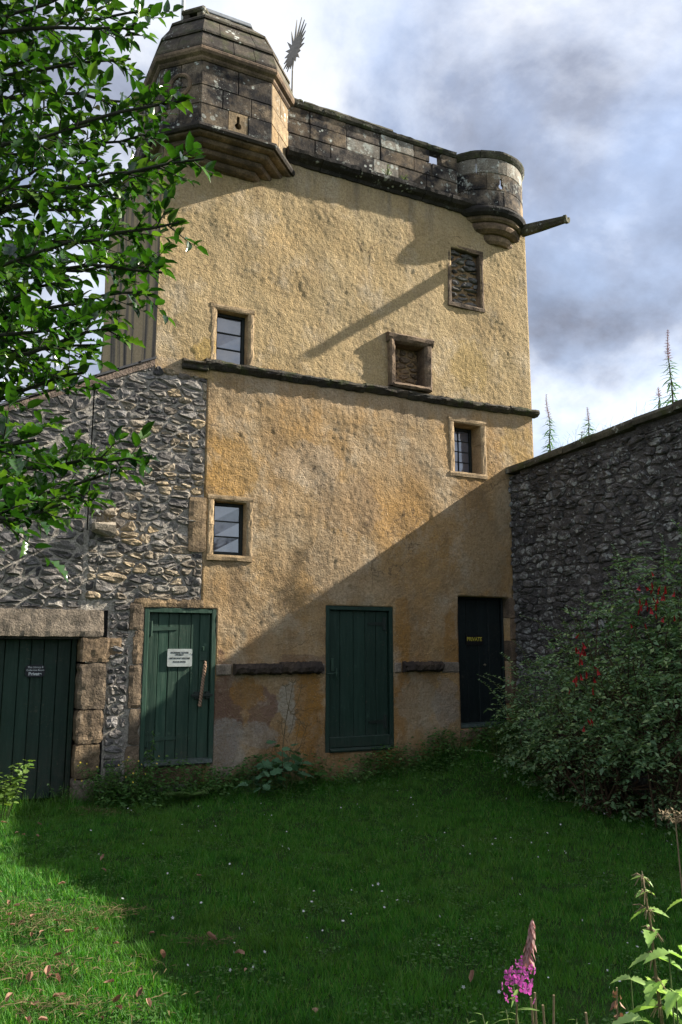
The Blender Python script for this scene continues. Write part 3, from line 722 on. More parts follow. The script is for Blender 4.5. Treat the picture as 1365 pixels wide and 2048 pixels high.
# ---- chamfered corner turret with stone roof
ct = node('corner_turret', tower); r4 = random.Random(31)
OCT = [(2.64, -.40), (3.58, -.40), (3.99, .01), (3.99, 1.20), (3.58, 1.61), (2.64, 1.61), (2.23, 1.20), (2.23, .01)]
def octo(off):
    'polygon pushed out by off with mitred corners'
    n = 8; out = []
    for i in range(n):
        p0, p1, p2 = Vector(OCT[i-1]), Vector(OCT[i]), Vector(OCT[(i+1) % n])
        n1 = Vector(((p1-p0).y, -(p1-p0).x)).normalized(); n2 = Vector(((p2-p1).y, -(p2-p1).x)).normalized()
        b = (n1+n2); q = p1 + b*(off/(1+n1.dot(n2))); out.append((q.x, q.y))
    return out
def oring(off, z, j=0.0): return [(a+r4.uniform(-j, j), b+r4.uniform(-j, j), z+r4.uniform(-j, j)) for a, b in octo(off)]
def otier(name, prof, mat): return mk(name, *loft([oring(o, z, .0) for o, z in prof]), mat, ct)
otier('corbel_course', [(-.38, 7.71), (-.33, 7.715), (-.29, 7.735), (-.27, 7.765), (-.27, 7.785)], M['corbel'])
otier('corbel_course', [(-.30, 7.787), (-.22, 7.788), (-.18, 7.80), (-.16, 7.83), (-.16, 7.852)], M['corbel'])
otier('corbel_course', [(-.2, 7.854), (-.115, 7.855), (-.07, 7.87), (-.05, 7.90), (-.05, 7.918)], M['corbel'])
otier('corbel_course', [(-.1, 7.920), (-.005, 7.921), (.03, 7.932), (.045, 7.95)], M['corbel'])
otier('base_string', [(.0, 7.952), (.075, 7.955), (.095, 7.985), (.09, 8.02), (.05, 8.05), (.0, 8.085)], M['cornice'])
mk('turret_core', *loft([oring(-.23, 7.9), oring(-.23, 8.98)]), M['dark'], ct)  # black filler in the hollow turret, paints the keyhole recess dark
rowz = [8.075, 8.345, 8.60, 8.925]
for i in range(8):
    a, b = Vector((*OCT[i], 0)), Vector((*OCT[(i+1) % 8], 0)); L = (b-a).length; u = (b-a)/L; nn = Vector((u.y, -u.x, 0)); fr = Frame(a, u, nn)
    front = (i == 0)
    for k in range(3):
        cuts = {0: [0, .36, .62, L] if front else None, 1: [0, .28, .66, L] if front else None, 2: [0, .48, L] if front else None}[k]
        if not cuts: cuts = [0, L] if L < .7 and k % 2 else [0, L*r4.uniform(.35, .65), L]
        for s0, s1 in zip(cuts[:-1], cuts[1:]):
            z0, z1 = rowz[k], rowz[k+1]-.004; e0 = 0 if s0 == 0 else .003; e1 = 0 if s1 == L else .003
            if front and k == 0 and s0 == .36:
                key = [(.49+.045*math.cos(t), 8.165+.045*math.sin(t)) for t in [math.radians(q) for q in range(115, 426, 31)]]
                key = key[:-0 or None]; key += [(.509, 8.30), (.471, 8.30)]
                mk('keyhole_block', *plate_hole([(s0+e0, z0), (s1-e1, z0), (s1-e1, z1), (s0+e0, z1)], key, -.16, .004, fr), M['ashwarm'], ct)
                continue
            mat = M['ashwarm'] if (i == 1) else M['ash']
            V, F = cbox(s0+e0, s1-e1, -.004-r4.uniform(0, .006), .16, z0, z1, .007, .0015, r4)
            mk('ashlar_block', *fmap(fr, (V, F)), mat, ct)
otier('eaves_cornice', [(-.1, 8.925), (.01, 8.927), (.03, 8.95), (.035, 8.975), (.075, 9.0), (.09, 9.03), (.09, 9.06), (.07, 9.085), (-.1, 9.09)], M['corbel'])
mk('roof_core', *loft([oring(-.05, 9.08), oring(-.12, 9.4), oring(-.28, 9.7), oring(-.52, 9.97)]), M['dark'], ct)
RC = [(9.088, 9.34, .075, -.005), (9.335, 9.66, .015, -.155), (9.655, 9.965, -.13, -.40), (9.96, 10.02, -.385, -.42)]
for k, (z0, z1, o0, o1) in enumerate(RC[:3]):
    A, B, Ai, Bi = octo(o0), octo(o1), octo(o0-.09), octo(o1-.09)
    for i in range(8):
        j = (i+1) % 8; n = 3 if i in (0, 2, 4, 6) and k < 2 else 2
        if i % 2: n = 1 if k else 2
        cuts = sorted([0, 1] + [(q+1)/n + r4.uniform(-.1, .1) for q in range(n-1)])
        for t0, t1 in zip(cuts[:-1], cuts[1:]):
            L = lambda P, t: (P[i][0]+(P[j][0]-P[i][0])*t, P[i][1]+(P[j][1]-P[i][1])*t)
            e = .004; ta, tb = t0+(e if t0 else 0), t1-(e if t1 < 1 else 0); dz = r4.uniform(-.006, .006)
            pts = [(*L(A, ta), z0), (*L(A, tb), z0), (*L(A, ta), z0+.03), (*L(A, tb), z0+.03), (*L(B, ta), z1+dz), (*L(B, tb), z1+dz), (*L(Ai, ta), z0), (*L(Ai, tb), z0), (*L(Bi, ta), z1+dz-.01), (*L(Bi, tb), z1+dz-.01)]
            mk('roof_slab', *hull(pts), M['slab'], ct)
mk('lead_cap', *loft([oring(-.375, 9.955), oring(-.37, 9.965), oring(-.395, 10.03), oring(-.42, 10.05)]), M['lead'], ct)
# little vent dormer on the left slope, round carved panel below it
vd = Vector((-.7071, -.7071, 0)); vb = Vector((2.62, -.02, 9.60)); vu = Vector((.7071, -.7071, 0)); fv = Frame(vb, vu, vd)
mk('roof_vent', *join([fmap(fv, cbox(-.15, -.055, -.02, .30, -.05, .26, .01)), fmap(fv, cbox(.055, .15, -.02, .30, -.05, .26, .01)), fmap(fv, cbox(-.17, .17, -.04, .32, .262, .33, .02, .006)), fmap(fv, cbox(-.05, .05, .06, .3, -.05, .26, .004))]), M['slab'], ct)
fl = Frame(Vector((2.435, -.195, 8.63)), Vector((.7071, -.7071, 0)), vd)
mk('carved_roundel', *tube([fl(.14*math.cos(t), .012, .14*math.sin(t)) for t in [2*math.pi*k/20 for k in range(21)]], .028, 6), M['corbel'], ct)

# ---- round bartizan on the right corner
bt = node('round_turret', tower); r5 = random.Random(41)
BC = (7.42, .41); BR = .705
def cyl(s, d, z, c=BC, R=BR): a = math.radians(-90) + s/R; return (c[0]+(R+d)*math.cos(a), c[1]+(R+d)*math.sin(a), z)
def ringm(name, prof, mat, c0=BC, c1=BC, a0=-165, a1=75, n=28, jit=.004, pieces=4):
    'moulded ring: profile (radius, z) swept over an arc, cut in pieces'
    z0, z1 = prof[0][1], prof[-1][1]
    for q in range(pieces):
        V = []; F = []; b0 = a0+(a1-a0)*q/pieces; b1 = a0+(a1-a0)*(q+1)/pieces; m = n//pieces; k = len(prof)
        for i in range(m+1):
            an = math.radians(b0+.25+(b1-b0-.5)*i/m)
            for (rr, z) in prof:
                f = (z-z0)/(z1-z0) if z1 != z0 else 0; cx = c0[0]+(c1[0]-c0[0])*f; cy = c0[1]+(c1[1]-c0[1])*f; j = r5.uniform(-jit, jit)
                V.append((cx+(rr+j)*math.cos(an), cy+(rr+j)*math.sin(an), z+j*.5))
        for i in range(m):
            for j in range(k): j2 = (j+1) % k; F.append([i*k+j, (i+1)*k+j, (i+1)*k+j2, i*k+j2])
        F.append(list(range(k))); F.append([m*k+j for j in range(k)][::-1])
        mk(name, V, F, mat, bt)
CB = (7.50, .34)
mix2 = lambda t: (CB[0]+(BC[0]-CB[0])*t, CB[1]+(BC[1]-CB[1])*t)
ringm('corbel_ring', [(.05, 7.74), (.40, 7.75), (.44, 7.79), (.455, 7.84), (.45, 7.88), (.05, 7.88)], M['dressdark'], mix2(.0), mix2(.3), pieces=2)
ringm('corbel_ring', [(.05, 7.882), (.50, 7.883), (.565, 7.92), (.59, 7.97), (.58, 8.02), (.05, 8.02)], M['corbel'], mix2(.35), mix2(.6), pieces=2)
ringm('corbel_ring', [(.05, 8.022), (.61, 8.023), (.65, 8.05), (.665, 8.085), (.05, 8.085)], M['corbel'], mix2(.65), mix2(.9), pieces=2)
ringm('base_string', [(.05, 8.087), (.69, 8.088), (.735, 8.12), (.755, 8.165), (.745, 8.20), (.715, 8.225), (.05, 8.235)], M['cornice'], mix2(1), mix2(1), pieces=4)
rz = [8.235, 8.49, 8.76, 9.0]
arc0, arc1 = -.92, 1.06
for k in range(3):
    cuts = [[arc0, -.58, -.02, .40, arc1], [arc0, -.62, -.30, .16, .70, arc1], [arc0, -.45, .05, .52, arc1]][k]
    for a, b in zip(cuts[:-1], cuts[1:]):
        z0, z1 = rz[k]+.001, rz[k+1]-.003; a += .003; b -= .003; hasL = (k == 1 and abs(a+.297) < .01)
        n = 6; ss = [a+(b-a)*i/n for i in range(n+1)]
        if hasL:
            key = [(-.07+.042*math.cos(math.radians(q)), 8.555+.042*math.sin(math.radians(q))) for q in range(115, 426, 31)] + [(-.052, 8.68), (-.088, 8.68)]
            outer = [(s, z0) for s in ss] + [(s, z1) for s in ss[::-1]]
            mk('keyhole_block', *plate_hole(outer, key, -.035, .0, cyl), M['ash'], bt); continue
        rings = []; p = r5.uniform(-.002, .006)
        for s in ss: rings.append([cyl(s, -.14, z0), cyl(s, p-.006, z0), cyl(s, p, z0+.008), cyl(s, p, z1-.008), cyl(s, p-.006, z1), cyl(s, -.14, z1)])
        V, F = loft(rings); F = [f[::-1] for f in F]
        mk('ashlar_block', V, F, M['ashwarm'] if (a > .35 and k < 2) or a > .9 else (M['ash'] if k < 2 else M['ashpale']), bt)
ringm('coping_ring', [(.55, 9.0), (.715, 9.0), (.735, 9.03), (.755, 9.07), (.755, 9.10), (.70, 9.13), (.55, 9.135)], M['coping'], a0=-160, a1=-4, pieces=4)
ringm('coping_ring', [(.57, 9.137), (.70, 9.137), (.71, 9.16), (.695, 9.185), (.57, 9.185)], M['coping'], a0=-55, a1=-6, pieces=1)
# stone water spout at the corner
A, B = Vector((7.93, -.05, 8.10)), Vector((8.19, -.78, 8.01)); dv = (B-A).normalized(); sd_ = dv.cross(Vector((0, 0, 1))).normalized()
def spsec(p, w, h): return [tuple(p+sd_*a*w+Vector((0, 0, 1))*b*h) for a, b in ((-1, .5), (-1, -.2), (-.55, -.85), (0, -1), (.55, -.85), (1, -.2), (1, .5), (.55, .5), (0, -.3), (-.55, .5))]
mk('water_spout', *loft([spsec(A+(B-A)*t, w, h) for t, w, h in ((0, .085, .105), (.35, .075, .095), (.7, .062, .075), (.93, .055, .062), (.94, .066, .075), (1, .066, .07))]), M['coping'], tower)

# ---- windows, blocked window, niche
def surround(name_, o, w, p, mat, parent, sill=True, skip_sill=False, depth=.16, top=None):
    x0, x1, z0, z1 = o; t = top or w
    prof = lambda: None
    rr = random.Random(int(x0*1000))
    zc = (z0+z1)/2 + rr.uniform(-.12, .12)
    for a, b in ((z0, zc), (zc+.003, z1-.002)):
        for s in (0, 1):
            xa, xb = (x0-w, x0+.012) if s == 0 else (x1-.012, x1+w)
            fr = Frame((0, 0, 0), (0, 0, 1), (0, -1, 0))
            # vertical roll moulding: profile in (x,d)
            pr = [(xa, -.03), (xa+.004, p*.55), (xa+w*.25, p), (xa+w*.55, p*1.0), (xb-.022, p*.75), (xb-.004, p*.25), (xb, -depth)]
            if s: pr = [(xa+xb-q, d) for q, d in pr]
            n = 7; V = []
            for i in range(n):
                z = a+(b-a)*i/(n-1)
                V += [(q+rr.uniform(-.004, .004)*(0 < j < 6), -d+rr.uniform(-.004, .004)*(0 < j < 6), z) for j, (q, d) in enumerate(pr)]
            F = [[i*7+j, i*7+j+1, (i+1)*7+j+1, (i+1)*7+j] for i in range(n-1) for j in range(6)]
            if s: F = [f[::-1] for f in F]
            F += [[j for j in range(7)], [(n-1)*7+j for j in range(7)]]
            mk('jamb', V, F, mat, parent)
    mk('lintel', *mould(FAC, [(-depth, z1-.012), (p*.3, z1-.010), (p*.8, z1+.012), (p, z1+t*.45), (p*.9, z1+t*.8), (-.03, z1+t)], x0-w, x1+w, 7, .004, rr), mat, parent)
    if not skip_sill:
        mk('sill', *mould(FAC, [(-depth, z0+.03), (p*1.2, z0+.004), (p*1.5, z0-.02), (p*1.3, z0-.06), (-.03, z0-.075)][::-1], x0-w, x1+w*.95, 6, .004, rr), mat, parent)
def window(o, rows, cols, lead, y, parent):
    x0, x1, z0, z1 = o; fw = .035; rr = random.Random(int(x0*77))
    fo = mk('window_frame', *join([cbox(x0, x0+fw, y-.03, y+.03, z0, z1, .004), cbox(x1-fw, x1, y-.03, y+.03, z0, z1, .004), cbox(x0+fw, x1-fw, y-.028, y+.028, z1-fw, z1, .004), cbox(x0+fw, x1-fw, y-.028, y+.028, z0, z0+fw, .004)]), M['frame'], parent)
    xa, xb, za, zb = x0+fw, x1-fw, z0+fw, z1-fw; bw = .008 if lead else .014
    for i in range(1, rows):
        z = za+(zb-za)*i/rows; mk('glazing_bar', *cbox(xa, xb, y-.016, y+.012, z-bw/2, z+bw/2, .002), M['frame'], parent)
    for i in range(1, cols):
        xx = xa+(xb-xa)*i/cols; mk('glazing_bar', *cbox(xx-bw/2, xx+bw/2, y-.018, y+.014, za, zb, .002), M['frame'], parent)
    for i in range(rows):
        for j in range(cols):
            za_, zb_ = za+(zb-za)*i/rows+bw*.4, za+(zb-za)*(i+1)/rows-bw*.4; xa_, xb_ = xa+(xb-xa)*j/cols+bw*.4, xa+(xb-xa)*(j+1)/cols-bw*.4
            t1, t2 = rr.uniform(-.003, .003), rr.uniform(-.003, .003)
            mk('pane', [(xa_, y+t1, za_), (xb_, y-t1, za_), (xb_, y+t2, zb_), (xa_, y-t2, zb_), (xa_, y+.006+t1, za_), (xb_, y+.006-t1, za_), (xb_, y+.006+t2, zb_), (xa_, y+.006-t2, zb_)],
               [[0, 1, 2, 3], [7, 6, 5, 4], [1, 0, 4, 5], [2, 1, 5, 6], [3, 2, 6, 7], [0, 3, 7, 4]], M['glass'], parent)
    mk('dark_back_panel', *cbox(x0-.05, x1+.05, y+.10, y+.16, z0-.05, z1+.05, .01), M['dark'], parent)
w1 = node('window', tower); surround('w', OPEN['W1'], .075, .016, M['dress'], w1, skip_sill=True); window((3.055, 3.455, 5.17, 5.865), 3, 1, False, .13, w1)
w2 = node('window', tower); surround('w', OPEN['W2'], .075, .016, M['dress'], w2); window((3.085, 3.485, 2.80, 3.435), 3, 1, False, .13, w2)
w3 = node('window', tower); surround('w', OPEN['W3'], .085, .02, M['dress'], w3, depth=.25); window((6.60, 7.045, 4.16, 4.855), 4, 2, True, .24, w3)
bw = node('blocked_window', tower); surround('w', OPEN['BW'], .06, .014, M['dressdark'], bw, depth=.12)
mk('infill_mortar', *mortar_face((6.58, 7.15, 6.66, 7.56), .025, lambda x, z: True, .085, .012, 4), M['mortarwarm'], bw, smooth=True)
r6 = random.Random(61)
FB = Frame((0, .085, 0), (1, 0, 0), (0, -1, 0))
put_stones(rubble([(6.615, 6.69), (7.115, 6.69), (7.115, 7.53), (6.615, 7.53)], .22, .09, r6, .03, .04, (.02, .05), .014), FB, M['rubdark'], bw, 60)
mk('broken_bar', *hull([(6.66+r6.uniform(0, .02), .03+r6.uniform(-.02, .02), 7.31+r6.uniform(0, .04)) for _ in range(5)] + [(6.92+r6.uniform(0, .02), .02+r6.uniform(-.02, .02), 7.44+r6.uniform(0, .05)) for _ in range(5)]), M['rubdark'], bw)
ni = node('wall_niche', tower); x0, x1, z0, z1 = OPEN['NI']
for xa, xb in ((5.505, 5.612), (6.078, 6.20)):
    pr = [(xa, -.03), (xa+.006, .065), (xa+.03, .085), ((xa+xb)/2+.02, .08), (xb-.01, .045), (xb, -.16)]
    if xa > 5.8: pr = [(xa+xb-q, d) for q, d in pr]
    V = []; n = 9
    for i in range(n):
        z = 5.235+(5.895-5.235)*i/(n-1); V += [(q+r6.uniform(-.007, .007)*(0 < j < 5), -d+r6.uniform(-.007, .007)*(0 < j < 5), z) for j, (q, d) in enumerate(pr)]
    F = [[i*6+j, i*6+j+1, (i+1)*6+j+1, (i+1)*6+j] for i in range(n-1) for j in range(5)]
    if xa > 5.8: F = [f[::-1] for f in F]
    F += [list(range(6)), [(n-1)*6+j for j in range(6)]]
    mk('jamb', V, F, M['dressdark'], ni)
mk('lintel', *mould(FAC, [(-.16, 5.87), (.03, 5.872), (.07, 5.89), (.095, 5.93), (.10, 5.975), (.07, 6.0), (-.03, 6.015)], 5.485, 6.22, 10, .007, r6), M['dressdark'], ni)
mk('sill', *mould(FAC, [(-.03, 5.22), (.09, 5.222), (.115, 5.25), (.08, 5.29), (-.16, 5.315)], 5.56, 6.15, 7, .006, r6), M['dressdark'], ni)
mk('back_mortar', *mortar_face((5.58, 6.11, 5.28, 5.9), .025, lambda x, z: True, .15, .012, 6), M['mortarwarm'], ni, smooth=True)
put_stones(rubble([(5.605, 5.31), (6.085, 5.31), (6.085, 5.87), (5.605, 5.87)], .17, .10, r6, .018, .03, (.01, .03), .01), Frame((0, .15, 0), (1, 0, 0), (0, -1, 0)), M['dressdark'], ni, 60)

# ---- doors
def strap_hinge(x, z, L, y, mat, parent, d=1):
    w0, w1 = .028, .014
    V = [(x, y, z-w0), (x, y, z+w0), (x+d*L, y, z+w1), (x+d*L, y, z-w1)]; V += [(a, y-.008, b) for a, _, b in V]
    s = hull(V); p = cbox(min(x-d*.035, x), max(x-d*.035, x), y-.014, y+.0, z-.085, z+.085, .004); k = tube([(x-d*.004, y-.012, z-.085), (x-d*.004, y-.012, z+.085)], .011, 8)
    mk('hinge', *join([s, p, k]), mat, parent)
def door(o, y, nplank, mat, fmat, parent_root, fw=.055, frame=True, skew=None):
    dn = node('door', parent_root); x0, x1, z0, z1 = o; rr = random.Random(int(x0*100)+3)
    if frame:
        mk('door_frame', *join([cbox(x0+.002, x0+fw, y-.045, y+.06, z0, z1-.002, .005), cbox(x1-fw, x1-.002, y-.045, y+.06, z0, z1-.002, .005), cbox(x0+fw, x1-fw, y-.043, y+.06, z1-fw, z1-.003, .005)]), fmat, dn)
        xa, xb, zt = x0+fw+.004, x1-fw-.004, z1-fw-.004
    else: xa, xb, zt = x0, x1, z1
    e = [xa+(xb-xa)*(i+(rr.uniform(-.12, .12) if 0 < i < nplank else 0))/nplank for i in range(nplank+1)]
    for a, b in zip(e[:-1], e[1:]):
        q = rr.uniform(-.002, .002); mk('plank', *cbox(a+.003, b-.003, y+q, y+.03+q, z0+.045, zt, .005), mat, dn)
    mk('backing', *cbox(xa, xb, y+.034, y+.05, z0+.05, zt, .002), M['dark'], dn)
    return dn
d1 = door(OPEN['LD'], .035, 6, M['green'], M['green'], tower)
strap_hinge(2.385, 1.905, .30, .034, M['irongreen'], d1); strap_hinge(2.385, .68, .32, .034, M['irongreen'], d1)
mk('weather_sill', *mould(FAC, [(-.03, .385), (.045, .385), (.06, .40), (.02, .435), (-.03, .45)], 2.34, 3.12, 5, .002), M['greengrey'], d1)
mk('lock_plate', *join([cbox(2.955, 3.05, .018, .036, 1.54, 1.64, .004), tube([(2.99, .01, 1.66), (2.99, .0, 1.70)], .012, 8)]), M['irongreen'], d1)
rp = []
for k in (0, 1):
    rp.append(tube([(3.015-.055*t+.011*math.cos(22*t*2+k*math.pi), -.012+.011*math.sin(22*t*2+k*math.pi)-.012*t, 1.50-.46*t) for t in [i/60 for i in range(61)]], .0115, 5))
rp.append(tube([(3.02, .02, 1.53), (3.018, -.01, 1.52), (3.015, -.012, 1.49)], .013, 6)); rp.append(hull([(2.958+r6.uniform(-.03, .03), -.024+r6.uniform(-.025, .025), 1.03+r6.uniform(-.022, .022)) for _ in range(18)]))
mk('rope_pull', *join(rp), M['rope'], d1, smooth=True)
mk('bolt', *join([cbox(2.86, 3.12, -.012, .005, 1.13, 1.165, .006), cbox(2.90, 2.98, .004, .034, 1.105, 1.19, .005), cbox(3.03, 3.10, .004, .034, 1.105, 1.19, .005)]), M['iron'], d1)
mk('threshold_stone', *cbox(2.30, 3.02, -.02, .28, .18, .382, .02, .008), M['dressdark'], d1)
mk('threshold_stone', *cbox(2.28, 2.975, -.03, .28, -.2, .176, .02, .008), M['rubdark'], d1)
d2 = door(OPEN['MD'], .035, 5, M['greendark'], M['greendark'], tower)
strap_hinge(5.45, 2.0, -.26, .034, M['iron'], d2, 1); strap_hinge(5.45, .76, -.25, .034, M['iron'], d2, 1)
mk('kick_rail', *cbox(4.63, 5.49, -.005, .034, .47, .60, .008), M['greendark'], d2)
mk('weather_sill', *mould(FAC, [(-.03, .42), (.04, .42), (.05, .44), (.01, .465), (-.03, .475)], 4.63, 5.50, 5, .002), M['greendark'], d2)
mk('door_latch', *join([cbox(4.66, 4.70, .02, .036, 1.40, 1.56, .004), tube([(4.70, .0, 1.37), (4.72, -.02, 1.44), (4.715, -.02, 1.34), (4.735, -.01, 1.30)], .008, 6), tube([(4.59, -.015, 1.37), (4.74, -.012, 1.38)], .006, 6)]), M['irongreen'], d2)
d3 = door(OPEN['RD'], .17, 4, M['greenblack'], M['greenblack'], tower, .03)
mk('weather_sill', *mould(FAC, [(-.25, .62), (-.02, .62), (-.005, .64), (-.02, .675), (-.25, .69)], 6.60, 7.45, 5, .002), M['greengrey'], d3)
mk('door_knob', *tube([(7.12, .172, 1.46), (7.12, .15, 1.46), (7.12, .14, 1.46), (7.12, .125, 1.46)], [.008, .012, .018, .010], 10), M['brass'], d3)
for z0_, z1_, w in ((.64, .92, .08), (.93, 1.2, .10), (1.21, 1.5, .075), (1.51, 1.8, .095), (1.81, 2.1, .08), (2.11, 2.395, .09)):
    mk('jamb_stone', *cbox(7.545-w, 7.56, -.035, .2, z0_, z1_, .012, .006), M['dressdark'], d3)
mk('threshold_stone', *cbox(6.56, 7.48, -.06, .24, .46, .615, .02, .008), M['dressdark'], d3)

# ------------------------------------------------------------------ outbuilding on the left
ob = thing('outbuilding', (.3, 0, 0), 'low grey rubble lean-to with sloping top at the left of the tower', 'outbuilding')
LX = -4.5
def obz(x): return slope_z(x) - .05
mk('mortar', *mortar_face((LX, 1.605, -.2, 4.76), .045, lambda x, z: z < obz(x) and not (.42 < x < 1.59 and z < 1.84),   .008, .010, 3), M['mortar'], ob, smooth=True)
mk('wall_core', *prism([(LX, -.2), (.41, -.2), (.41, 1.78), (1.595, 1.78), (1.595, obz(1.595)-.02), (LX, obz(LX)-.02)], .03, .45), M['mortardark'], ob)
r7 = random.Random(77)
stO = rubble([(-1.2, 2.11), (1.585, 2.11), (1.585, obz(1.585)-.03), (-1.2, obz(-1.2)-.03)], .25, .135, r7, .015, .05, (.0, .026), .016, .64)
put_stones([q for q in stO if not (q['c'][0] < 1.86 and q['c'][1] < 2.1)], FAC, M['rubdark'], ob, 280, rank=lambda q: -(q['area'] if q['c'][0] > .3 else 0))
stL = rubble([(LX, -.1), (.40, -.1), (.40, 2.1), (LX, 2.1)], .30, .16, r7, .018, .05, (0, .035), .016) + rubble([(LX, 2.11), (-1.22, 2.11), (-1.22, obz(-1.22)-.03), (LX, obz(LX)-.03)], .3, .16, r7, .018, .05, (0, .035), .016)
V, F = join([([FAC(*v) for v in q['V']], q['F']) for q in stL]); o = mk('far_stones', V, F, M['rubdark'], ob); o['kind'] = 'stuff'
mk('lintel', *rough_box(.25, 1.845, -.03, .3, 1.803, 2.10, .009, .05, 6.2, .014), M['lintel'], ob)
for z0_, z1_, w in ((.0, .30, .30), (.305, .66, .27), (.665, 1.02, .29), (1.025, 1.52, .30), (1.525, 1.80, .33)):
    mk('quoin', *rough_box(1.592, 1.595+w, -.024, .3, z0_, z1_+.002, .012, .04, z0_*3, .022), M['quoin'] if z0_ > .1 else M['lintel'], ob)
mk('quoin', *rough_box(1.90, 2.06, -.02, .2, 1.60, 1.80, .01, .04, 2.2, .02), M['quoin'], ob)
for z0_, z1_, w in ((.0, .5, .30), (.505, 1.1, .24), (1.105, 1.80, .3)):
    mk('quoin', *cbox(.42-w, .42, -.03, .3, z0_, z1_-.004, .016, .007), M['quoin'], ob)
d0 = door((.42, 1.595, .06, 1.83), .20, 8, M['greendark'], M['greendark'], ob, .05, frame=True)
mk('door_handle', *join([tube([(.70, .19, 1.32), (.70, .15, 1.30), (.70, .15, 1.12), (.70, .19, 1.10)], .012, 6), cbox(.67, .73, .185, .199, 1.05, 1.36, .004)]), M['iron'], d0)
mk('dark_back_panel', *cbox(.30, 1.75, .46, .5, -.2, 2.0, .01), M['dark'], d0)  # black panel added to stop sky leaking in above the door
mk('threshold_stone', *cbox(.40, 1.60, -.10, .16, -.1, .055, .015, .006), M['lintel'], d0)
n = 0; x = LX; cop = node('slate_skew', ob)
while x < 2.29:
    w = r7.uniform(.22, .34); x1 = min(x+w+.03, 2.298); za, zb = slope_z(x), slope_z(x1); j = r7.uniform(-.006, .008)
    mk('skew_slate', *hull([(x, -.05, za-.012+j), (x1, -.05, zb-.02+j), (x, -.05, za+.014+j), (x1, -.05, zb+.006+j), (x, .5, za-.012+j), (x1, .5, zb-.02+j), (x, .5, za+.014+j), (x1, .5, zb+.006+j)]), M['slate'], cop)
    x += w
mk('mortar_fillet', *mould(Frame((LX, 0, 0), Vector((1, 0, .494)), (0, -1, 0)), [(-.1, slope_z(LX)-.10), (.012, slope_z(LX)-.10), (.028, slope_z(LX)-.05), (.03, slope_z(LX)-.024), (-.1, slope_z(LX)-.022)], 0, 2.29-LX, 60, .006), M['fillet'], ob)
mk('roof', *hull([(LX, .42, slope_z(LX)-.06), (2.29, .42, slope_z(2.29)-.06), (LX, .42, slope_z(LX)-.016), (2.29, .42, slope_z(2.29)-.016), (LX, 3.4, slope_z(LX)-.06), (2.29, 3.4, slope_z(2.29)-.06), (LX, 3.4, slope_z(LX)-.016), (2.29, 3.4, slope_z(2.29)-.016)]), M['slate'], ob)
mk('end_wall', *prism([(LX, -.2), (LX+.4, -.2), (LX+.4, obz(LX+.4)-.03), (LX, obz(LX)-.03)], .46, 3.4), M['mortardark'], ob)

# ------------------------------------------------------------------ garden wall on the right
gw = thing('garden_wall', (7.8, -4, 0), 'tall dark rubble garden wall with flat coping at the right', 'wall')
GL = 14.0
def gtop(s): return 4.185 + .05*min(s, 3.6) - .42*min(max((s-3.6)/2.0, 0), 1) + .02*mnoise.noise((s*.9, 0, 7))  # out-of-view stretch lowered so its shadow leaves more lawn sunlit
mk('wall_core', *cbox(7.585, 8.0, -GL, -.01, -.3, 4.18, .02), M['mortardark'], gw)
mk('mortar', *fmap(GW, mortar_face((0.0, 4.2, 0.0, 4.32), .04, lambda s, z: z < gtop(s)-.01, -.0, .014, 12)), M['mortardark'], gw, smooth=True)
r8 = random.Random(88)
stG = rubble([(.01, .9), (3.9, .9), (3.9, 4.28), (.01, 4.15)], .20, .105, r8, .012, .05, (.004, .040), .018)
put_stones(stG, GW, M['gstone'], gw, 300, rank=lambda q: -(q['area']*(1 if q['c'][0] < 3.4 and q['c'][1] > 1.3 else .01)))
stG2 = rubble([(3.91, -.1), (GL, -.1), (GL, 4.2), (3.91, 4.2)], .34, .2, r8, .014, .05, (.004, .040), .018) + rubble([(.01, -.1), (3.9, -.1), (3.9, .89), (.01, .89)], .3, .17, r8, .014, .05, (.004, .04), .018)
V, F = join([([GW(*v) for v in q['V']], [f[::-1] for f in q['F']]) for q in stG2]); o = mk('far_stones', V, F, M['gstone'], gw); o['kind'] = 'stuff'
s = -.0
while s < GL-.3:
    w = r8.uniform(.45, .85) if s > .1 else .55; z = (gtop(s)+gtop(s+w))/2; za, zb = gtop(s)+r8.uniform(-.012, .012), gtop(s+w)+r8.uniform(-.012, .012)
    P = []
    for t, zz in ((s+.004, za), (s+w-.004, zb)):
        for d, dz in ((.075, .0), (.085, .05), (.07, .095), (-.5, .0), (-.5, .13)): P.append(GW(t, d+r8.uniform(-.008, .008), zz+dz))
    mk('coping_stone', *hull(P), M['coping'], gw); s += w

# ------------------------------------------------------------------ signs
def text_part(txt, size, xc, zc, y, mat, parent, sx=1.0, bold=0.0, shear=0.0):
    cu = bpy.data.curves.new('lettering', 'FONT'); cu.body = txt; cu.size = size; cu.align_x = 'CENTER'; cu.align_y = 'CENTER'; cu.extrude = .0008; cu.offset = bold; cu.shear = shear
    tmp = bpy.data.objects.new('tmp', cu); COL.objects.link(tmp); dg = bpy.context.evaluated_depsgraph_get()
    me = bpy.data.meshes.new_from_object(tmp.evaluated_get(dg)); bpy.data.objects.remove(tmp); bpy.data.curves.remove(cu)
    o0 = W(parent)
    for v in me.vertices: v.co = Vector((xc+v.co.x*sx-o0[0], y-v.co.z-o0[1], zc+v.co.y-o0[2]))
    me.materials.clear(); me.materials.append(mat); me.name = 'lettering'
    o = bpy.data.objects.new('lettering', me); COL.objects.link(o); o.parent = parent; ORG[o.name] = o0; return o
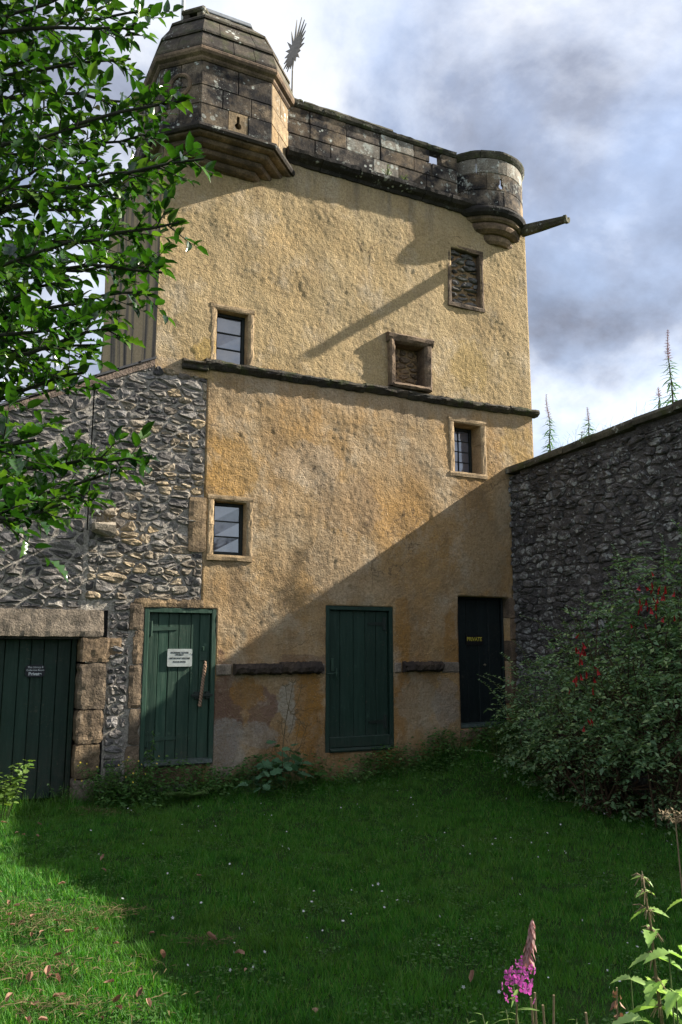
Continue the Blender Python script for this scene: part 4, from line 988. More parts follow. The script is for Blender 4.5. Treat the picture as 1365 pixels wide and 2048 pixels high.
def plaque_pts(x0, x1, z0, z1, y0, y1, c):
    P = []
    for x, a in ((x0, 1), (x1, -1)):
        for z, b in ((z0, 1), (z1, -1)):
            for t in (0, 30, 60, 90): P.append((x+a*c*(1-math.cos(R_(t))), z+b*c*(1-math.sin(R_(t)))))
    return [(a, y, b) for a, b in P for y in (y0, y1)]
sg = thing('notice_plate', (2.70, .03, 1.55), 'pale metal notice plate with dark lettering on the green door with rope pull', 'sign')
mk('plate', *hull(plaque_pts(2.575, 2.865, 1.475, 1.675, .018, .030, .014)), M['plate'], sg)
for i, (tx, zz, sz) in enumerate((('MONIMAIL TOWER', 1.632, .027), ('PROJECT', 1.608, .027), ('VISITORS MOST WELCOME', 1.568, .025), ('PLEASE ENTER', 1.528, .026))):
    text_part(tx, sz, 2.718, zz, .0165, M['inkdark'], sg, .80 if i == 2 else .9, .0006)
mk('screw', *tube([(2.845, .019, 1.62), (2.845, .014, 1.62)], [.006, .004], 8), M['brass'], sg)
s2 = thing('door_plaque', (1.18, .19, 1.45), 'small dark blue plaque with white writing on the far left dark door', 'sign')
mk('plaque_board', *hull(plaque_pts(1.075, 1.275, 1.375, 1.505, .178, .196, .035)), M['plaque'], s2)
text_part('The Library &', .029, 1.175, 1.478, .176, M['inkwhite'], s2, 1, .0002, .1); text_part('Collection Room', .026, 1.175, 1.447, .176, M['inkwhite'], s2, 1, .0002, .1); text_part('Private', .046, 1.175, 1.407, .176, M['inkwhite'], s2, 1.05, .0014)
s3 = thing('door_plaque', (6.98, .16, 1.79), 'small black board with yellow capitals PRIVATE on the shaded right door', 'sign')
mk('plaque_board', *hull(plaque_pts(6.815, 7.105, 1.735, 1.87, .145, .166, .02)), M['plaque2'], s3)
text_part('PRIVATE', .075, 6.955, 1.812, .143, M['inkyellow'], s3, .92, .0012)

# ------------------------------------------------------------------ flagpole and weathervane
fp = thing('flagpole', (2.72, .9, 9.9), 'thin white flagpole rising behind the corner turret roof', 'pole')
mk('pole', *tube([(2.72, .9, 9.7), (2.72, .9, 11.0), (2.72, .9, 13.5)], [.028, .026, .018], 10), M['pole'], fp, smooth=True)
mk('finial', *loft([[(2.72+rr_*math.cos(a), .9+rr_*math.sin(a), 13.5+zz) for a in [2*math.pi*k/8 for k in range(8)]] for rr_, zz in ((.018, 0), (.04, .02), (.045, .05), (.025, .085), (.004, .1))]), M['brass'], fp, smooth=True)
wv = thing('sunburst_weathervane', (4.16, .30, 9.1), 'spiky metal sunburst weathervane standing on the parapet beside the turret', 'weathervane')
mk('rod', *tube([(4.16, .30, 9.05), (4.165, .30, 9.5), (4.17, .30, 10.0)], [.022, .014, .012], 8), M['vane'], wv)
mk('rod_block', *cbox(4.06, 4.26, .21, .40, 9.0, 9.32, .015, .006), M['ash'], wv)
P = []; r9 = random.Random(12); NRAY = 20
ax_u = (Vector((RT[0], RT[1], 0))*.55 - Vector((F_[0], F_[1], 0)).normalized()*.83).normalized(); ax_v = Vector((0.10, -.03, 1)).normalized()
cV = Vector((4.19, .30, 10.12))
for k in range(NRAY*2):
    a = math.pi*k/NRAY + .08
    if k % 2 == 0:
        up = max(0, math.sin(a)); rad = .30 + .26*up**3 + r9.uniform(-.05, .05)
    else: rad = .185
    P.append((math.cos(a)*rad*.95, math.sin(a)*rad))
nn = ax_u.cross(ax_v).normalized()*.006
V = [tuple(cV+ax_u*a+ax_v*b+nn) for a, b in P] + [tuple(cV+ax_u*a+ax_v*b-nn) for a, b in P] + [tuple(cV+nn*2.2), tuple(cV-nn*2.2)]
n = len(P); F = [[k, (k+1) % n, 2*n] for k in range(n)] + [[n+(k+1) % n, n+k, 2*n+1] for k in range(n)] + [[(k+1) % n, k, n+k, n+(k+1) % n] for k in range(n)]
mk('sunburst', V, F, M['vane'], wv)

# ------------------------------------------------------------------ plants: helpers
def unit(a): return a/np.maximum(np.linalg.norm(a, axis=-1, keepdims=True), 1e-9)
def leafbatch(T, P, D, N, S_, wid=None):
    'copies of a leaf template (V, F with equal face size) at P along D with face normal N'
    TV, TF = np.asarray(T[0], float), np.asarray(T[1], int); P = np.asarray(P, float); D = unit(np.asarray(D, float)); N = np.asarray(N, float)
    X = unit(np.cross(D, N)); N = np.cross(X, D); S_ = np.asarray(S_, float).reshape(-1, 1, 1)
    w = 1.0 if wid is None else np.asarray(wid, float).reshape(-1, 1, 1)
    V = P[:, None, :] + S_*(w*TV[None, :, 0:1]*X[:, None, :] + TV[None, :, 1:2]*D[:, None, :] + TV[None, :, 2:3]*N[:, None, :])
    n = len(TV); F = (TF[None] + (np.arange(len(P))*n)[:, None, None]).reshape(-1, TF.shape[1])
    return V.reshape(-1, 3), F
def leaf_T(rows, fold=.10, curl=.12, tip=0.0):
    'rows: [(y, halfwidth, dz)] -> quad template with a folded midrib'
    V = []; F = []
    for y, w, dz in rows:
        zc = -curl*y*y; V += [(-w, y, zc+fold*w*2+dz), (0, y, zc), (w, y, zc+fold*w*2+dz)]
    for i in range(len(rows)-1):
        a = i*3; F += [[a, a+1, a+4, a+3], [a+1, a+2, a+5, a+4]]
    return V, F
L_HOLLY = leaf_T([(0, .02, 0), (.10, .12, 0), (.20, .24, .05), (.32, .20, -.02), (.45, .27, .06), (.58, .20, -.02), (.70, .22, .05), (.82, .11, -.01), (1.0, .005, -.02)], .22, .10)
L_HOLLY2 = leaf_T([(0, .02, 0), (.2, .22, .03), (.45, .25, .0), (.7, .18, .03), (1.0, .005, -.02)], .22, .10)
L_OV = leaf_T([(0, .03, 0), (.35, .25, 0), (.7, .18, 0), (1.0, .01, 0)], .18, .2)
L_OV2 = ([(0, 0, 0), (.24, .45, .06), (0, 1, -.08), (-.24, .45, .06)], [[0, 1, 2, 3]])
L_LANCE = leaf_T([(0, .02, 0), (.3, .075, 0), (.65, .06, 0), (1.0, .005, 0)], .15, .35)
L_NET = leaf_T([(0, .04, 0), (.10, .22, .01), (.14, .17, 0), (.26, .26, .01), (.32, .20, 0), (.44, .23, .01), (.50, .17, 0), (.62, .18, .01), (.68, .12, 0), (.8, .11, .01), (.86, .06, 0), (1.0, .004, 0)], .2, .22)
L_LOBE = ([(0, 0, 0), (.12, .22, .02), (.34, .20, .04), (.26, .42, .03), (.46, .50, .04), (.26, .66, .02), (.28, .88, -.02), (0, 1.0, -.06), (-.28, .88, -.02), (-.26, .66, .02), (-.46, .50, .04), (-.26, .42, .03), (-.34, .20, .04), (-.12, .22, .02), (0, .5, -.02)],
          [[0, 1, 14], [1, 2, 3], [1, 3, 14], [3, 4, 5], [3, 5, 14], [5, 6, 7], [5, 7, 14], [7, 8, 9], [7, 9, 14], [9, 10, 11], [9, 11, 14], [11, 12, 13], [11, 13, 14], [13, 0, 14]])
def rvec(r): 
    v = np.array([r.gauss(0, 1), r.gauss(0, 1), r.gauss(0, 1)]); return v/np.linalg.norm(v)

# ------------------------------------------------------------------ holly
hr = random.Random(101)
TB = np.array([-1.15, -5.0, 0.0])
holly = thing('holly_tree', tuple(TB), 'glossy dark green holly branches hanging in from the left', 'tree')
trunk_pts = [TB+np.array(q) for q in ((0, 0, -.1), (.03, .02, .8), (-.02, .05, 1.8), (.05, .0, 2.8), (.02, .04, 4.0), (.0, .0, 5.4), (.03, .0, 6.6))]
mk('trunk', *tube(trunk_pts, [.17, .14, .125, .11, .09, .06, .02], 10), M['bark'], holly, smooth=True)
TIPS = [(318, 20, 3.5), (285, 60, 3.3), (262, 118, 3.6), (300, -60, 3.8), (372, 200, 3.3), (300, 215, 3.7), (330, 270, 4.0), (408, 318, 3.2), (330, 335, 3.6), (340, 385, 3.9), (358, 445, 3.3), (290, 470, 3.7), (325, 545, 3.2), (318, 520, 3.9),
        (300, 585, 3.6), (232, 655, 3.0), (200, 690, 3.5), (165, 745, 3.3), (120, 760, 3.7), (300, 912, 3.1), (255, 935, 3.5), (185, 985, 3.3), (120, 1010, 3.2), (70, 880, 2.3), (30, 1040, 2.2), (20, 960, 3.0),
        (60, 120, 3.2), (110, 230, 3.6), (90, 330, 3.1), (150, 420, 3.4), (90, 500, 2.7), (140, 560, 3.0), (60, 620, 3.2), (40, 40, 3.8), (170, 120, 4.1), (200, 330, 4.2), (180, 250, 3.0), (200, 480, 2.9), (30, 250, 4.0), (20, 420, 3.8), (40, 700, 3.5), (110, 660, 2.8), (60, -40, 3.4), (200, -30, 3.3)]
bparts = []; LP = []; LD_ = []; LN = []; LS = []
def add_leaf(p, d, n, s): LP.append(p); LD_.append(d); LN.append(n); LS.append(s)
def twig(p, d, L, rad, depth=0):
    d = d/np.linalg.norm(d); pts = [p]; q = p.copy(); dd = d.copy(); k = max(3, int(L/.05))
    for i in range(k):
        dd = dd + rvec(hr)*.16 + np.array([0, 0, .03]); dd /= np.linalg.norm(dd); q = q + dd*L/k; pts.append(q.copy())
    bparts.append(tube(pts, [rad*(1-.7*i/k) for i in range(k+1)], 4, False))
    n = max(3, int(L/.028)); ph = hr.uniform(0, 6)
    for i in range(n):
        t = (i+.6)/n*.98; j = min(int(t*k), k-1); b = pts[j]+(pts[j+1]-pts[j])*(t*k-j); ax = pts[j+1]-pts[j]; ax = ax/np.linalg.norm(ax)
        a = np.cross(ax, [0, 0, 1]); a = a/(np.linalg.norm(a)+1e-9); c = np.cross(a, ax); an = ph+i*2.4
        side = a*math.cos(an)+c*math.sin(an)*.8; curlv = hr.random()
        ld = ax*hr.uniform(.35, .9)+side*.9+np.array([0, 0, .12]); ln = np.array([0, 0, 1.0])+ax*.2+rvec(hr)*.45
        add_leaf(b, ld, ln, hr.uniform(.046, .090)*(1 if t < .85 else .8))
    add_leaf(pts[-1], dd+rvec(hr)*.2, np.array([0, 0, 1.0])+rvec(hr)*.4, hr.uniform(.055, .08))
for (px, py, r) in TIPS:
    tip = at(px, py, r); z0 = min(max(tip[2]-hr.uniform(.2, .9), 1.5), 6.0); st = TB+np.array([.02, .02, z0])
    mid = st*.45+tip*.55+np.array([hr.uniform(-.15, .15), hr.uniform(-.30, .30), hr.uniform(-.1, .38)])
    K = 16; pts = [(1-t)**2*st+2*t*(1-t)*mid+t*t*tip for t in [i/K for i in range(K+1)]]
    pts = [p+rvec(hr)*.012*(0 < i < K) for i, p in enumerate(pts)]
    L = sum(np.linalg.norm(pts[i+1]-pts[i]) for i in range(K)); bparts.append(tube(pts, [.017*(1-.82*i/K)+.002 for i in range(K+1)], 5, False))
    nt = int(L*15); 
    for q in range(nt):
        t = .12+.86*((q+hr.random())/nt)**.8; i = min(int(t*K), K-1); b = pts[i]+(pts[i+1]-pts[i])*(t*K-i); ax = pts[i+1]-pts[i]; ax = ax/np.linalg.norm(ax)
        sd = rvec(hr); sd = sd-ax*sd.dot(ax); sd = sd/np.linalg.norm(sd)
        twig(b, ax*.75+sd*.75+np.array([0, 0, .08]), hr.uniform(.10, .30)*(1.15-.55*t), .0035)
    twig(pts[-2], pts[-1]-pts[-3], .10, .003)
V, F = join(bparts); mk('branches', V, F, M['bark'], holly, smooth=True)
LP, LD_, LN, LS = map(np.array, (LP, LD_, LN, LS))
v = LP-CC; dep = v@F_; pxx = 682.5+FPX*(v@RT)/dep; pyy = 1024-FPX*(v@UP_)/dep
score = LS/dep*((pxx > 0) & (pyy > 0) & (pyy < 2048) & (dep > 0)); order = np.argsort(-score); big = order[:300]; rest = order[300:]
V, F = leafbatch(L_HOLLY2, LP[rest], LD_[rest], LN[rest], LS[rest]); o = fast('leaf_mass', V, F, M['holly'], holly, smooth=True); o['kind'] = 'stuff'
lm = bpy.data.meshes.new('leaf'); lm.from_pydata([tuple(q) for q in L_HOLLY[0]], [], L_HOLLY[1]); lm.materials.append(M['holly']); lm.polygons.foreach_set('use_smooth', [True]*len(lm.polygons)); lm.update()
for i in big:
    D = unit(LD_[i]); X = unit(np.cross(D, LN[i])); N = np.cross(X, D)
    q = Matrix((X, D, N)).transposed().to_quaternion(); s = LS[i]; inst('leaf', lm, holly, LP[i], q, (s, s, s))
print('holly leaves', len(LP))

# ------------------------------------------------------------------ red-flowered shrub in front of the garden wall
fr_ = np.random.default_rng(5)
MND = [(7.05, -.95, .55, .45, .55, .62), (6.75, -1.75, .75, .75, .7, .95), (6.75, -2.55, 1.0, .85, .75, 1.25), (6.85, -3.35, 1.25, .9, .8, 1.5), (6.85, -4.3, 1.35, .95, .9, 1.6), (6.8, -5.4, 1.2, 1.0, 1.0, 1.5), (6.40, -2.7, .75, .5, .8, .55), (6.45, -3.7, .85, .6, .8, .7), (6.75, -2.0, .2, .45, .6, .35), (6.7, -3.0, .2, .5, .8, .38), (6.75, -4.0, .22, .55, .7, .4), (7.0, -1.2, .2, .4, .5, .35), (7.1, -2.2, 1.4, .35, .3, .85), (7.15, -2.9, 1.85, .35, .4, .85), (6.9, -1.3, 1.0, .3, .3, .62), (7.15, -3.6, 2.2, .32, .45, .75), (7.1, -1.7, 1.35, .25, .25, .6)]
bush = thing('flowering_shrub', (6.8, -3.0, 0), 'large dark leafy shrub with red flowers against the garden wall', 'shrub')
PP = []; DD = []; NN = []; SS = []; stems = []; tips = []
for (cx, cy, cz, rx, ry, rz_) in MND:
    ns = int(190*(rx*ry+rx*rz_+ry*rz_)/1.5)
    for k in range(ns):
        d = unit(fr_.normal(size=3)); d[2] = abs(d[2])*1.1-.5; d = unit(d); f = fr_.choice([.45, .7, .88, .97, 1.05], p=[.08, .17, .3, .3, .15])
        p = np.array([cx, cy, cz])+d*np.array([rx, ry, rz_])*f; p[0] = min(p[0], 7.46)
        if p[2] < .03: continue
        ax = unit(d*np.array([1, 1, .4])+np.array([-.25, 0, -.25])+fr_.normal(size=3)*.35); L = fr_.uniform(.12, .34); n = int(L/.028)+2; sdv = unit(np.cross(ax, [0, 0, 1]))
        for i in range(n):
            t = i/n; b = p+ax*L*(t-.5)+np.array([0, 0, -.25*L*t*t]); s = (-1)**i
            PP.append(b); DD.append(ax*.45+sdv*s*.9+np.array([0, 0, -.15])+fr_.normal(size=3)*.2); NN.append(np.array([0, 0, 1.0])+fr_.normal(size=3)*.35); SS.append(fr_.uniform(.04, .10)*fr_.uniform(.7, 1))
        if f > .9: tips.append(p+ax*L*.5)
        if fr_.random() < .10: stems.append(tube([np.array([cx+fr_.uniform(-.2, .2), cy+fr_.uniform(-.2, .2), 0]), np.array([cx, cy, cz*.6])+fr_.normal(size=3)*.15, p-ax*L*.5, p+ax*L*.4], [.012, .009, .005, .002], 4, False))
for k in range(170):
    m = MND[int(fr_.choice([1, 2, 3, 4, 5, 8, 9, 10, 6, 7]))]; d = unit(fr_.normal(size=3)*np.array([1, 1, .6])+np.array([-.5, 0, .7])); p = np.array(m[:3])+d*np.array(m[3:])*.9; p[0] = min(p[0], 7.42)
    ax = unit(d*.45+np.array([-.1, 0, .8])+fr_.normal(size=3)*.25); L = fr_.uniform(.3, .75); n = int(L/.04); pts = []; sc_ = fr_.uniform(.05, .085)
    for i in range(n+1):
        t = i/n; q = p+ax*L*t+np.array([-.12, 0, -.30])*L*t*t; q[0] = min(q[0], 7.45); pts.append(q); a = i*1.57+fr_.uniform(-.4, .4)
        for sg_ in (0, math.pi): PP.append(q); DD.append(np.array([math.cos(a+sg_), math.sin(a+sg_), .25])+ax*.3+fr_.normal(size=3)*.15); NN.append(np.array([0, 0, 1.0])+fr_.normal(size=3)*.25); SS.append(sc_*(1-.55*t)*fr_.uniform(.8, 1.1))
    stems.append(tube(pts, [.004*(1-.7*i/n) for i in range(n+1)], 4, False))
V, F = leafbatch(L_OV2, PP, DD, NN, SS); o = fast('foliage', V, F, M['fuchsia'], bush); o['kind'] = 'stuff'
V, F = join(stems); mk('stems', V, F, M['twig'], bush)
tips = np.array(tips)
L_BELL = ([(0, 0, 0), (.12, .5, .1), (0, 1, 0), (-.12, .5, .1), (0, .5, -.15), (.22, 1.0, .1), (-.22, 1.0, -.1)], [[0, 1, 2, 3], [0, 4, 2, 1], [0, 3, 2, 4], [1, 5, 2, 0], [3, 0, 2, 6]])
RV = []; RF = []
for (px, py, n, sp) in ((1302, 1192, 16, .10), (1290, 1215, 8, .12), (1160, 1296, 12, .08), (1150, 1352, 9, .09), (1165, 1420, 4, .08), (1330, 1185, 4, .05), (1185, 1345, 4, .08)):
    d = at(px, py, 1.0)-CC; v = tips-CC; tt = v@d/(d@d); dist = np.linalg.norm(v-tt[:, None]*d, axis=1)-.00001*0
    c = np.argmin(tt+np.where(dist < .16, 0, 100+dist)); c = tips[c]; b = CC + d*((c-CC)@d/(d@d))*.988
    q = fr_.normal(size=(n, 3))*sp*np.array([.8, .8, 1.0])+b
    V, F = leafbatch(L_BELL, q, np.tile([0, 0, -1.0], (n, 1))+fr_.normal(size=(n, 3))*.3, fr_.normal(size=(n, 3)), fr_.uniform(.05, .08, n))
    RF.append(F+sum(len(q) for q in RV)); RV.append(V)
fast('flowers', np.concatenate(RV), np.concatenate(RF), M['red'], bush)['kind'] = 'stuff'

# ------------------------------------------------------------------ weeds at the foot of the walls
def weed(name, label, cat, x, y, h, spread, ns, leaf, mat, tmpl, seed, gap=.035, group=None, stemmat=None, up=.0, z=None, droop=.3, bare=.15, extra=None):
    r = np.random.default_rng(seed); z = gz(x, y)-.01 if z is None else z; o = thing(name, (x, y, z), label, cat, group); st = []; P = []; D = []; N = []; S2 = []; ends = []
    for k in range(ns):
        a = r.uniform(0, 6.28); e = r.uniform(.3, 1)*spread; hh = h*r.uniform(.55, 1.05); b = np.array([x+math.cos(a)*e*.25, y+math.sin(a)*e*.25, z])
        if y+math.sin(a)*e > -.06 and y > -1.2 and x < 7.4: a = -abs(a % 3.14)
        tip = np.array([x+math.cos(a)*e, min(y+math.sin(a)*e, -.06) if (y > -1.2 and z < 4) else y+math.sin(a)*e, z+hh]); mid = (b+tip)/2+np.array([0, 0, hh*.18])
        K = 8; pts = [(1-t)**2*b+2*t*(1-t)*mid+t*t*tip for t in [i/K for i in range(K+1)]]; st.append(tube(pts, [.005*(1-.7*i/K) for i in range(K+1)], 4, False)); ends.append(tip)
        L = hh*1.1; n = max(3, int(L/gap))
        for i in range(n):
            t = bare+(1-bare)*(i+r.random())/n; j = min(int(t*K), K-1); p = pts[j]+(pts[j+1]-pts[j])*(t*K-j); an = i*2.3+r.random(); ld = np.array([math.cos(an), math.sin(an), up-droop*r.random()])
            P.append(p); D.append(ld); N.append(np.array([0, 0, 1.0])+r.normal(size=3)*.35); S2.append(leaf*r.uniform(.55, 1.15)*(1-.35*t))
    V, F = leafbatch(tmpl, P, D, N, S2); fast('foliage', V, F, mat, o); V, F = join(st); mk('stems', V, F, stemmat or M['stem'], o)
    if extra:
        for q in ends[::2]: inst('flower', STAR, o, (q[0], q[1]-.02, q[2]+.01), Vector((r.normal()*.3, -.8, .5)).to_track_quat('Z', 'Y'), (.012,)*3)
    return o
L_STAR = ([(0, 0, 0)]+[(math.cos(a)*(1 if k % 2 == 0 else .55), math.sin(a)*(1 if k % 2 == 0 else .55), .1) for k, a in enumerate([2*math.pi*q/10 for q in range(10)])], [[0, k+1, (k+1) % 10+1] for k in range(10)])
STAR = bpy.data.meshes.new('flower'); STAR.from_pydata(L_STAR[0], [], L_STAR[1]); STAR.materials.append(M['yellow']); yel = True
weed('hawkbit', 'bushy weed with small yellow flowers beside the far left door jamb', 'weed', 1.86, -.25, .50, .30, 20, .06, M['weed'], L_OV, 1, .03, extra=yel)
weed('ragwort', 'low yellow-flowered weed left of the notice door', 'weed', 2.14, -.30, .48, .32, 20, .07, M['weed'], L_OV, 2, .03, extra=yel)
weed('nettle', 'tall slender nettle in front of the notice door hinge', 'weed', 2.36, -.22, .80, .07, 3, .075, M['weed'], L_NET, 3, .03, droop=.6)
weed('dock', 'broad-leaved dock below the notice door sill', 'weed', 2.85, -.35, .22, .28, 12, .11, M['weed'], L_OV, 4, .05)
weed('hogweed', 'big lobed blue-green hogweed between the notice door and the middle door', 'weed', 3.82, -.42, .55, .46, 16, .23, M['weedblue'], L_LOBE, 5, .11, droop=.5, bare=.45)
weed('hogweed', 'lower lobed hogweed clump left of the big hogweed', 'weed', 3.45, -.55, .32, .34, 10, .19, M['weedblue'], L_LOBE, 6, .1, droop=.5, bare=.4)
weed('hogweed', 'low lobed weed at the left foot of the middle door', 'weed', 4.32, -.36, .36, .30, 12, .12, M['weed'], L_LOBE, 7, .06)
weed('ground_elder', 'small leafy weed under the middle door', 'weed', 4.86, -.30, .20, .28, 14, .06, M['weed'], L_OV, 8, .035)
weed('ground_elder', 'small leafy weed right of the middle door', 'weed', 5.45, -.30, .18, .28, 14, .06, M['weed'], L_OV, 9, .035)
weed('bramble', 'dark trailing weed left of the shaded right door', 'weed', 6.30, -.35, .38, .36, 16, .07, M['weed'], L_OV, 10, .04)
weed('bramble', 'dark leafy weed under the shaded right door', 'weed', 6.75, -.55, .42, .40, 18, .075, M['weed'], L_OV, 11, .04)
weed('young_sapling', 'slender pale-leaved sapling in front of the shaded right door', 'sapling', 6.62, -.72, .62, .10, 3, .11, M['bright'], L_LOBE, 12, .09, bare=.5)
weed('bramble', 'leafy weed between the right door and the flowering shrub', 'weed', 7.05, -.50, .55, .36, 18, .07, M['weed'], L_OV, 13, .04)
weed('currant_bush', 'sunlit pale green currant bush at the left edge by the dark door', 'shrub', .84, -.62, .62, .34, 20, .10, M['bright'], L_LOBE, 14, .05, bare=.3)
weed('valerian', 'low weed in front of the far left door sill', 'weed', 1.45, -.25, .26, .22, 10, .06, M['weed'], L_OV, 15, .035)
# fern
fo_ = thing('fern', (2.72, -.40, gz(2.72, -.4)-.01), 'small green fern below the notice door', 'fern'); rf = random.Random(3); P = []; D = []; N = []; S2 = []; st = []
for k in range(9):
    a = -2.9+2.7*k/8+rf.uniform(-.15, .15); L = rf.uniform(.22, .34); b = np.array([2.72, -.40, gz(2.72, -.4)]); pts = [b+np.array([math.cos(a)*L*t, math.sin(a)*L*t*.7, L*(1.15*t-.75*t*t)]) for t in [i/12 for i in range(13)]]
    st.append(tube(pts, .003, 4, False))
    for i in range(2, 13):
        ax = unit(pts[i]-pts[i-1]); sd = unit(np.cross(ax, [0, 0, 1])); w = .085*math.sin(math.pi*(i/13)**.7)+.012
        for s in (-1, 1): P.append(pts[i]); D.append(sd*s+ax*.35); N.append([0, 0, 1]); S2.append(w)
V, F = leafbatch(L_LANCE, P, D, N, S2, np.full(len(P), 2.2)); fast('fronds', V, F, M['fern'], fo_); V, F = join(st); mk('stalks', V, F, M['stem'], fo_)
# dry hogweed stem with seed heads
dh = thing('dry_seed_stalk', (3.86, -.38, gz(3.86, -.38)), 'tall dry branching seed stalk rising from the big hogweed', 'weed'); rd = random.Random(4); st = []; P = []
def seed_head(c, R, n, stl, pl):
    for k in range(n):
        a = 6.28*k/n; e = c+np.array([math.cos(a)*R, math.sin(a)*R, R*.55+rd.uniform(-.01, .01)]); stl.append(tube([c, e], .0018, 4, False))
        for _ in range(5): pl.append(e+rvec(rd)*.013)
b = np.array([3.86, -.38, gz(3.86, -.38)]); top = b+np.array([.13, .05, 1.22]); st.append(tube([b, b+np.array([-.02, 0, .45]), b+np.array([.03, .02, .8]), top], [.008, .0065, .005, .003], 6))
for t, dx, dz in ((.45, -.10, .22), (.5, .05, .25), (.72, .12, .28), (.72, -.06, .30), (.30, .16, .38), (.25, .24, .42)):
    c = b+(top-b)*t; e = c+np.array([dx, rd.uniform(-.05, .02), dz]); st.append(tube([c, (c+e)/2+np.array([dx*.2, 0, -.02]), e], .003, 4, False)); seed_head(e, .05, 7, st, P)
seed_head(top, .07, 9, st, P); V, F = join(st); mk('stem', V, F, M['redstem'], dh)
V, F = leafbatch(L_OV2, P, np.tile([0, 0, 1.0], (len(P), 1)), nrng.normal(size=(len(P), 3)), np.full(len(P), .014)); fast('seed_heads', V, F, M['dry'], dh)

# ------------------------------------------------------------------ willowherb
def willow(name, label, pts, leaf, n, spike, seed, bloom=False, big=False, group=None):
    'pts: base .. top; leaves spiral up the lower part, flowers and buds on the upper spike'
    r = random.Random(seed); o = thing(name, tuple(pts[0]), label, 'wildflower', group); pts = [np.array(p) for p in pts]
    K = 24; cum = [0]
    for i in range(len(pts)-1): cum.append(cum[-1]+np.linalg.norm(pts[i+1]-pts[i]))
    def pt(t):
        d = t*cum[-1]; i = max(k for k in range(len(cum)-1) if cum[k] <= d+1e-9); return pts[i]+(pts[i+1]-pts[i])*min((d-cum[i])/(cum[i+1]-cum[i]), 1)
    bend = (np.array([r.uniform(-1, 1), r.uniform(-1, 1), 0])*.05*cum[-1]) if not bloom else np.zeros(3); pt0 = pt
    def pt(t): return pt0(t)+bend*(math.sin(t*2.6)+.4*math.sin(t*7+seed))
    if bloom: spike = cum[2]/cum[-1]
    path = [pt(i/K) for i in range(K+1)]; mk('stem', *tube(path, [(.0055 if big else .011)*(1-.75*i/K) for i in range(K+1)], 6), M['redstem'], o)
    P = []; D = []; N = []; S2 = []
    for i in range(n):
        t = .04+(spike-.02)*i/n; a = i*2.4; P.append(pt(t)); D.append([math.cos(a), math.sin(a), .45-.8*r.random()]); N.append([r.uniform(-.4, .4), r.uniform(-.4, .4), 1]); S2.append(leaf*(1-.55*max(0, t/spike-.45))*r.uniform(.45, 1.2))
    V, F = leafbatch(L_LANCE, P, D, N, S2); fast('foliage', V, F, M['weed'] if not big else M['nettle'], o)
    P = []; D = []; N = []; S2 = []
    nb = int(n*.9) if not bloom else 60
    for i in range(nb):
        t = spike+(1-spike)*((i+.5)/nb) if not bloom else spike+.40*(1-spike)+(1-spike)*.60*(i+.5)/nb; a = i*2.4; P.append(pt(t)); D.append([math.cos(a), math.sin(a), -.9 if bloom else .5]); N.append([0, 0, 1]); S2.append(((.036*(1.05-t)/(1-spike)*.9+.008) if big else .075*(1.3-t))*r.uniform(.6, 1.25))
    V, F = leafbatch(L_LANCE, P, D, N, S2, np.full(len(P), 2.4)); fast('buds', V, F, M['bud'], o)
    if bloom:
        TV = []; TF = []
        for q in range(4):
            a = math.pi/4+q*math.pi/2; ca, sa = math.cos(a), math.sin(a); n0 = len(TV)
            for (u, w, z) in ((.12, 0, 0), (.6, .42, .18), (1.05, .22, .16), (1.0, 0, .1), (1.05, -.22, .16), (.6, -.42, .18)): TV.append((u*ca-w*sa, u*sa+w*ca, z))
            TF += [[n0, n0+1, n0+2, n0+3], [n0, n0+3, n0+4, n0+5]]
        n0 = len(TV); TV += [(.05, 0, 0), (-.05, .0, 0), (0, .0, .5), (0, .05, 0)]; TF += [[n0, n0+1, n0+2, n0+3]]
        fm = bpy.data.meshes.new('flower'); fm.from_pydata(TV, [], TF); fm.materials.append(M['pink']); fm.update()
        for i in range(32):
            t = spike-.02+(1-spike)*.52*((i+.5)/32)**.9; a = i*2.4+.5; u = np.array([math.cos(a), math.sin(a), r.uniform(-.3, .3)]); p = pt(t)+u*(.040-.020*i/32)*r.uniform(.7, 1.15)
            q = Vector(u+np.array([r.uniform(-.3, .3), r.uniform(-.3, .3), 0])).to_track_quat('Z', 'Y'); s = .0125*r.uniform(.65, 1.2)*(1.1-.5*(i/32)); inst('flower', fm, o, p, q, (s, s, s))
    return o
def wz(y): return gtop(-y)+.125
for y, h, n, lab, sd in ((-.74, .92, 60, 'tallest willowherb on the garden wall next to the tower', 1), (-1.45, .50, 40, 'short willowherb on the garden wall, second from the tower', 2), (-2.84, 1.0, 70, 'tall leafy willowherb on the garden wall at the right edge', 3), (-2.62, .36, 26, 'smallest willowherb on the garden wall beside the tall leafy one', 4), (-1.30, .2, 18, 'leafy willowherb shoot on the wall left of the short willowherb', 5)):
    z = wz(y)-.02; willow('willowherb', lab, [(7.72, y, z), (7.73, y-.01, z+h*.5), (7.72+.01*sd, y+.015, z+h)], .15 if h > .3 else .09, int(n*1.3), .60 if h > .3 else .95, sd)
wg = []; rw = random.Random(8)
for k in range(60):
    y = -rw.choice([rw.uniform(.5, 1.2), rw.uniform(1.2, 1.9), rw.uniform(1.7, 2.4)]); z = wz(y)-.03; b = np.array([7.70+rw.uniform(-.1, .2), y, z]); h = rw.uniform(.08, .30); e = b+np.array([rw.uniform(-.05, .05), rw.uniform(-.14, .14), h]); m = (b+e)/2+np.array([0, -(e-b)[1]*.3, h*.1]); wg.append(tube([b, m, e], [.0016, .0012, .0008], 3, False))
V, F = join(wg); tag(mk('wall_top_grass', V, F, M['drygrass']), 'wispy dry grass stems along the garden wall coping', 'grass', kind='stuff')
